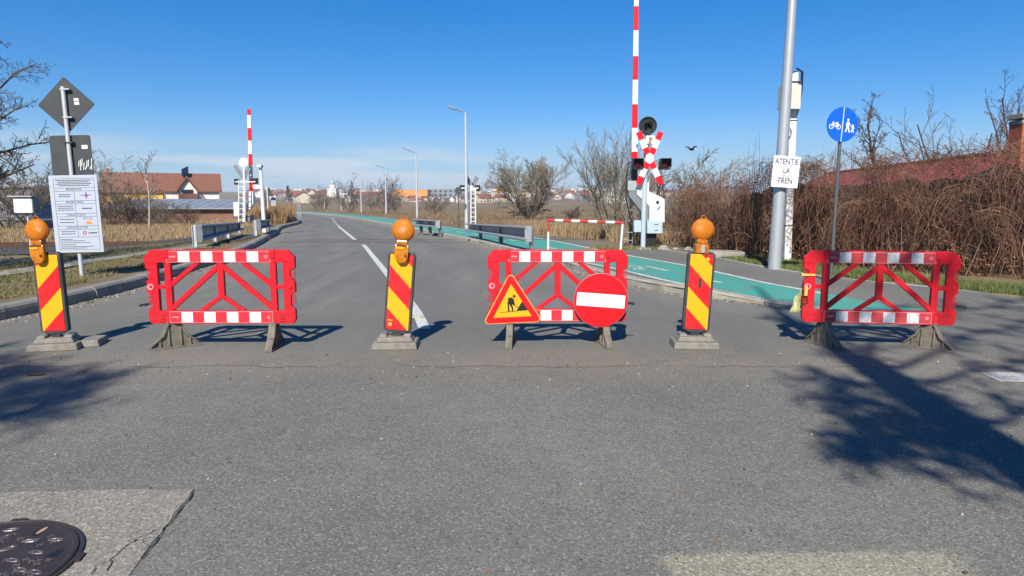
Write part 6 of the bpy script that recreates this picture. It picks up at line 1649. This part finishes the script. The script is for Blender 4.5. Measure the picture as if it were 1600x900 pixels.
for i in range(330):
    if len(spots) >= 250: break
    u = rnd.uniform(395, 640) if i < 150 else (rnd.uniform(770, 1085) if i < 265 else rnd.uniform(640, 790))
    Y = 430+rnd.random()**.9*950
    if 600 < u < 730: Y = 430+rnd.random()*110
    if 505 < u < 548 and Y < 700: continue
    x = (u-800)/F*Y
    if any(abs(x-a)+abs(Y-b) < 12 for a, b in spots): continue
    spots.append((x, Y)); place_house(u, Y, rnd.choice((0, 0, 1, 1, 2, 3, 4, 5) if u < 800 else (0, 4, 4, 2, 1, 5, 0)), rnd.uniform(.6, .95)*(.55 if 600 < u < 730 else 1))
def big(name, label, u0, u1, vt, vb, Y, wm_, depth=14, win=True, cat='building', win_m='glass_dark'):
    a, b = at(u0, vt, Y), at(u1, vb, Y); zg = H((a.x+b.x)/2, Y)-1; t = thing(name, label, cat, ((a.x+b.x)/2, Y, zg)); w, h_ = b.x-a.x, a.z-zg
    mb = MB(); mb.box((0, depth/2, h_/2), (w, depth, h_)); mb.build('wall', wm_, t); mb = MB(); mb.box((0, depth/2, h_+.2), (w+.6, depth+.6, .5)); mb.build('roof', M['galv'], t)
    if win:
        mb = MB(); nf = max(1, int(h_/3.2)); nw = max(2, int(w/4))
        for f_ in range(nf):
            for k in range(nw): mb.box((-w/2+(k+.5)*w/nw, -.02, h_-1.9-f_*3.2), (2.0, .1, 1.5))
        mb.build('windows', M[win_m], t)
    return t, w, h_
big('warehouse', 'long orange warehouse on the horizon', 614, 668, 296.5, 305, 590, M['wall_orange'], win=False)
big('office_building', 'long dark grey block right of the orange warehouse on the horizon', 668.5, 716, 295.5, 306, 600, M['wall_grey'])
big('apartment_building', 'square yellow apartment block behind the willow', 774, 792, 293, 304, 560, M['wall_yellow'])
big('apartment_building', 'narrow yellow tower seen through the willow twigs', 815, 822, 290, 304, 580, M['wall_yellow'])
big('apartment_building', 'bright white block right of the church on the horizon', 530, 543, 297, 305, 640, M['wall_white'])
big('apartment_building', 'small cream tower block left of the church on the horizon', 456, 461, 298, 304, 620, M['wall_cream'])
for i, (u, w_, vt) in enumerate(((880, 12, 298), (905, 16, 300), (921, 10, 297), (1040, 14, 299), (1062, 11, 300), (868, 8, 300))):
    big('apartment_building', ('pale block on the horizon right of the willow crown', 'widest pale block on the horizon between the willow and the barrier arm', 'pale block on the horizon just left of the barrier arm tree', 'pale block on the horizon right of the white drive housing', 'pale block on the horizon at the left end of the hedge', 'narrow pale block on the horizon touching the willow crown')[i], u, u+w_, vt, 306, 900+30*i, M['wall_white'])
# church
CYc = 620; p = at(520, 300, CYc); zg = H(p.x, CYc); t = thing('church', 'white church with pale green dome on the horizon', 'church', (p.x, CYc, zg))
zt = at(521, 281, CYc).z-zg; mb = MB(); mb.box((0, 0, (zt-4.5)/2), (4.6, 5, zt-4.5)); mb.box((0, 1, (zt-7.5)/2), (8, 9, zt-7.5)); mb.build('wall', M['wall_white'], t)
mb = MB(); mb.lathe([(2.4, zt-5), (2.4, zt-3.2), (2.5, zt-3), (2.3, zt-2), (1.5, zt-.9), (.3, zt-.2), (.1, zt+1.2)], 16); mb.build('dome', M['copper_green'], t, smooth=True)
# conifer and mast
p = at(450, 305, 520); 
t = thing('fir_tree', 'dark fir tree standing among the houses on the horizon', 'tree', (p.x, 520, H(p.x, 520))); zt = at(450, 290, 520).z-H(p.x, 520)
mb = MB(); mb.tube([(0, 0, 0), (0, 0, zt*.9)], [.3, .06], 6); mb.build('trunk', M['bark'], t)
mb = MB(); rn = random.Random(3); fir = simple('fir_needles', (.03, .055, .035), .9)
for i in range(900):
    k = rn.random(); r_ = (1-k)*2.6*rn.random()**.5; a = rn.random()*6.28; c_ = Vector((r_*math.cos(a), r_*math.sin(a), .8+k*(zt-.8))); e1 = Vector((rn.gauss(0, .35), rn.gauss(0, .35), rn.gauss(-.1, .15))); e2 = Vector((rn.gauss(0, .3), rn.gauss(0, .3), rn.gauss(0, .2)))
    mb.add([c_, c_+e1, c_+e1+e2, c_+e2], [(0, 1, 2, 3)])
mb.build('crown', fir, t)
# bare woods between the houses: reads as one brown mass
rng = np.random.default_rng(5); V = []; n = 0
for i in range(1100):
    u = rng.uniform(380, 1110); Y = 400+rng.uniform(0, 1)**1.1*950; x = (u-800)/F*Y
    h_ = rng.uniform(2.0, 5.0)*(.6 if 600 < u < 730 and Y > 500 else 1); w_ = h_*rng.uniform(.6, 1.1); z = H(x, Y)-.5
    k = 34; c_ = np.stack([x+rng.normal(0, w_*.42, k), Y+rng.normal(0, w_*.42, k), z+h_*rng.uniform(.05, 1, k)**.8], 1)
    a = rng.normal(0, 1, (k, 3))*h_*.10; a[:, 2] += h_*.08; b = rng.normal(0, 1, (k, 3))*h_*.05
    V.append(np.stack([c_-a, c_-b*.5, c_+a, c_+b*.5], 1).reshape(-1, 3))
V = np.concatenate(V); Fq = np.arange(len(V)).reshape(-1, 4)
tag(npmesh('far_woods', V, Fq, blade_mat('far_wood', [(.15, .115, .09), (.11, .095, .075), (.19, .14, .105), (.13, .115, .075)])), 'leafless trees and gardens between the distant houses', 'trees', kind='stuff')

hb = MB(); hb.box((0, 1950, 16), (12000, 4900, 60))
m = bpy.data.materials.new('haze_air'); m.use_nodes = True; nt = m.node_tree; nt.nodes.clear()
o_ = nt.nodes.new('ShaderNodeOutputMaterial'); pv = nt.nodes.new('ShaderNodeVolumePrincipled'); pv.inputs['Density'].default_value = .00028; pv.inputs['Color'].default_value = (.80, .88, 1, 1); pv.inputs['Anisotropy'].default_value = .0
nt.links.new(pv.outputs[0], o_.inputs['Volume']); tag(hb.build('haze', m), 'thin pale winter haze over the fields', 'haze', kind='stuff')
# ------------------------------------------------------------------ air, sky, sun, camera
SUN_EL, SUN_AZ = R(39.5), R(189.5)
w = bpy.data.worlds.new('World'); scene.world = w; w.use_nodes = True; nt = w.node_tree; nt.nodes.clear()
out = N(nt, 'ShaderNodeOutputWorld'); bg = N(nt, 'ShaderNodeBackground'); nt.links.new(bg.outputs[0], out.inputs[0])
sky = N(nt, 'ShaderNodeTexSky'); sky.sky_type = 'NISHITA'; sky.sun_disc = False; sky.sun_elevation = SUN_EL; sky.sun_rotation = SUN_AZ
sky.altitude = 1000; sky.air_density = 1.0; sky.dust_density = 0.0; sky.ozone_density = 8.0
gm = N(nt, 'ShaderNodeGamma'); gm.inputs[1].default_value = .7; nt.links.new(sky.outputs[0], gm.inputs[0])
hs = N(nt, 'ShaderNodeHueSaturation'); hs.inputs['Saturation'].default_value = 1.5; hs.inputs['Value'].default_value = 1.6; hs.inputs['Hue'].default_value = .509; nt.links.new(gm.outputs[0], hs.inputs['Color'])
co = coords(nt, kind='Generated'); sx = N(nt, 'ShaderNodeSeparateXYZ'); nt.links.new(co, sx.inputs[0])
cl = noise(nt, coords(nt, (2.2, 2.2, 26), kind='Generated'), 1.7, 6, .55)
bandm = math_(nt, 'MULTIPLY', maprange(nt, sx.outputs[2], -.01, .03), maprange(nt, sx.outputs[2], .06, .085, 1, 0))
lf = maprange(nt, sx.outputs[0], -.1, .08, 1, .15)
cf = math_(nt, 'MULTIPLY', math_(nt, 'MULTIPLY', maprange(nt, cl, .42, .60), bandm), lf)
hz = maprange(nt, sx.outputs[2], .0, .115, .85, 0)
c = mixc(nt, hz, hs.outputs[0], (2.5, 3.95, 5.3))
c = mixc(nt, math_(nt, 'MULTIPLY', cf, .68), c, (5.4, 5.8, 6.5))
nt.links.new(c, bg.inputs[0]); bg.inputs[1].default_value = .09
sd = bpy.data.lights.new('sun', 'SUN'); sd.energy = 5.0; sd.angle = R(.65); sd.color = (1, .935, .83)
so = bpy.data.objects.new('sun', sd); COL.objects.link(so)
S = Vector((math.sin(SUN_AZ)*math.cos(SUN_EL), math.cos(SUN_AZ)*math.cos(SUN_EL), math.sin(SUN_EL)))
so.rotation_euler = (-S).to_track_quat('-Z', 'Y').to_euler(); so.location = S*50

cd = bpy.data.cameras.new('camera'); cam = bpy.data.objects.new('camera', cd); COL.objects.link(cam)
cam.location = (0, 0, CAMH); cam.rotation_euler = (R(90)-PITCH, 0, 0); cd.sensor_width = 36; cd.lens = F/1600*36
cd.clip_start = .05; cd.clip_end = 9000; scene.camera = cam
vs_ = scene.view_settings; vs_.view_transform = 'Standard'; vs_.look = 'None'; vs_.exposure = 0.55; vs_.gamma = 1; vs_.use_curve_mapping = False
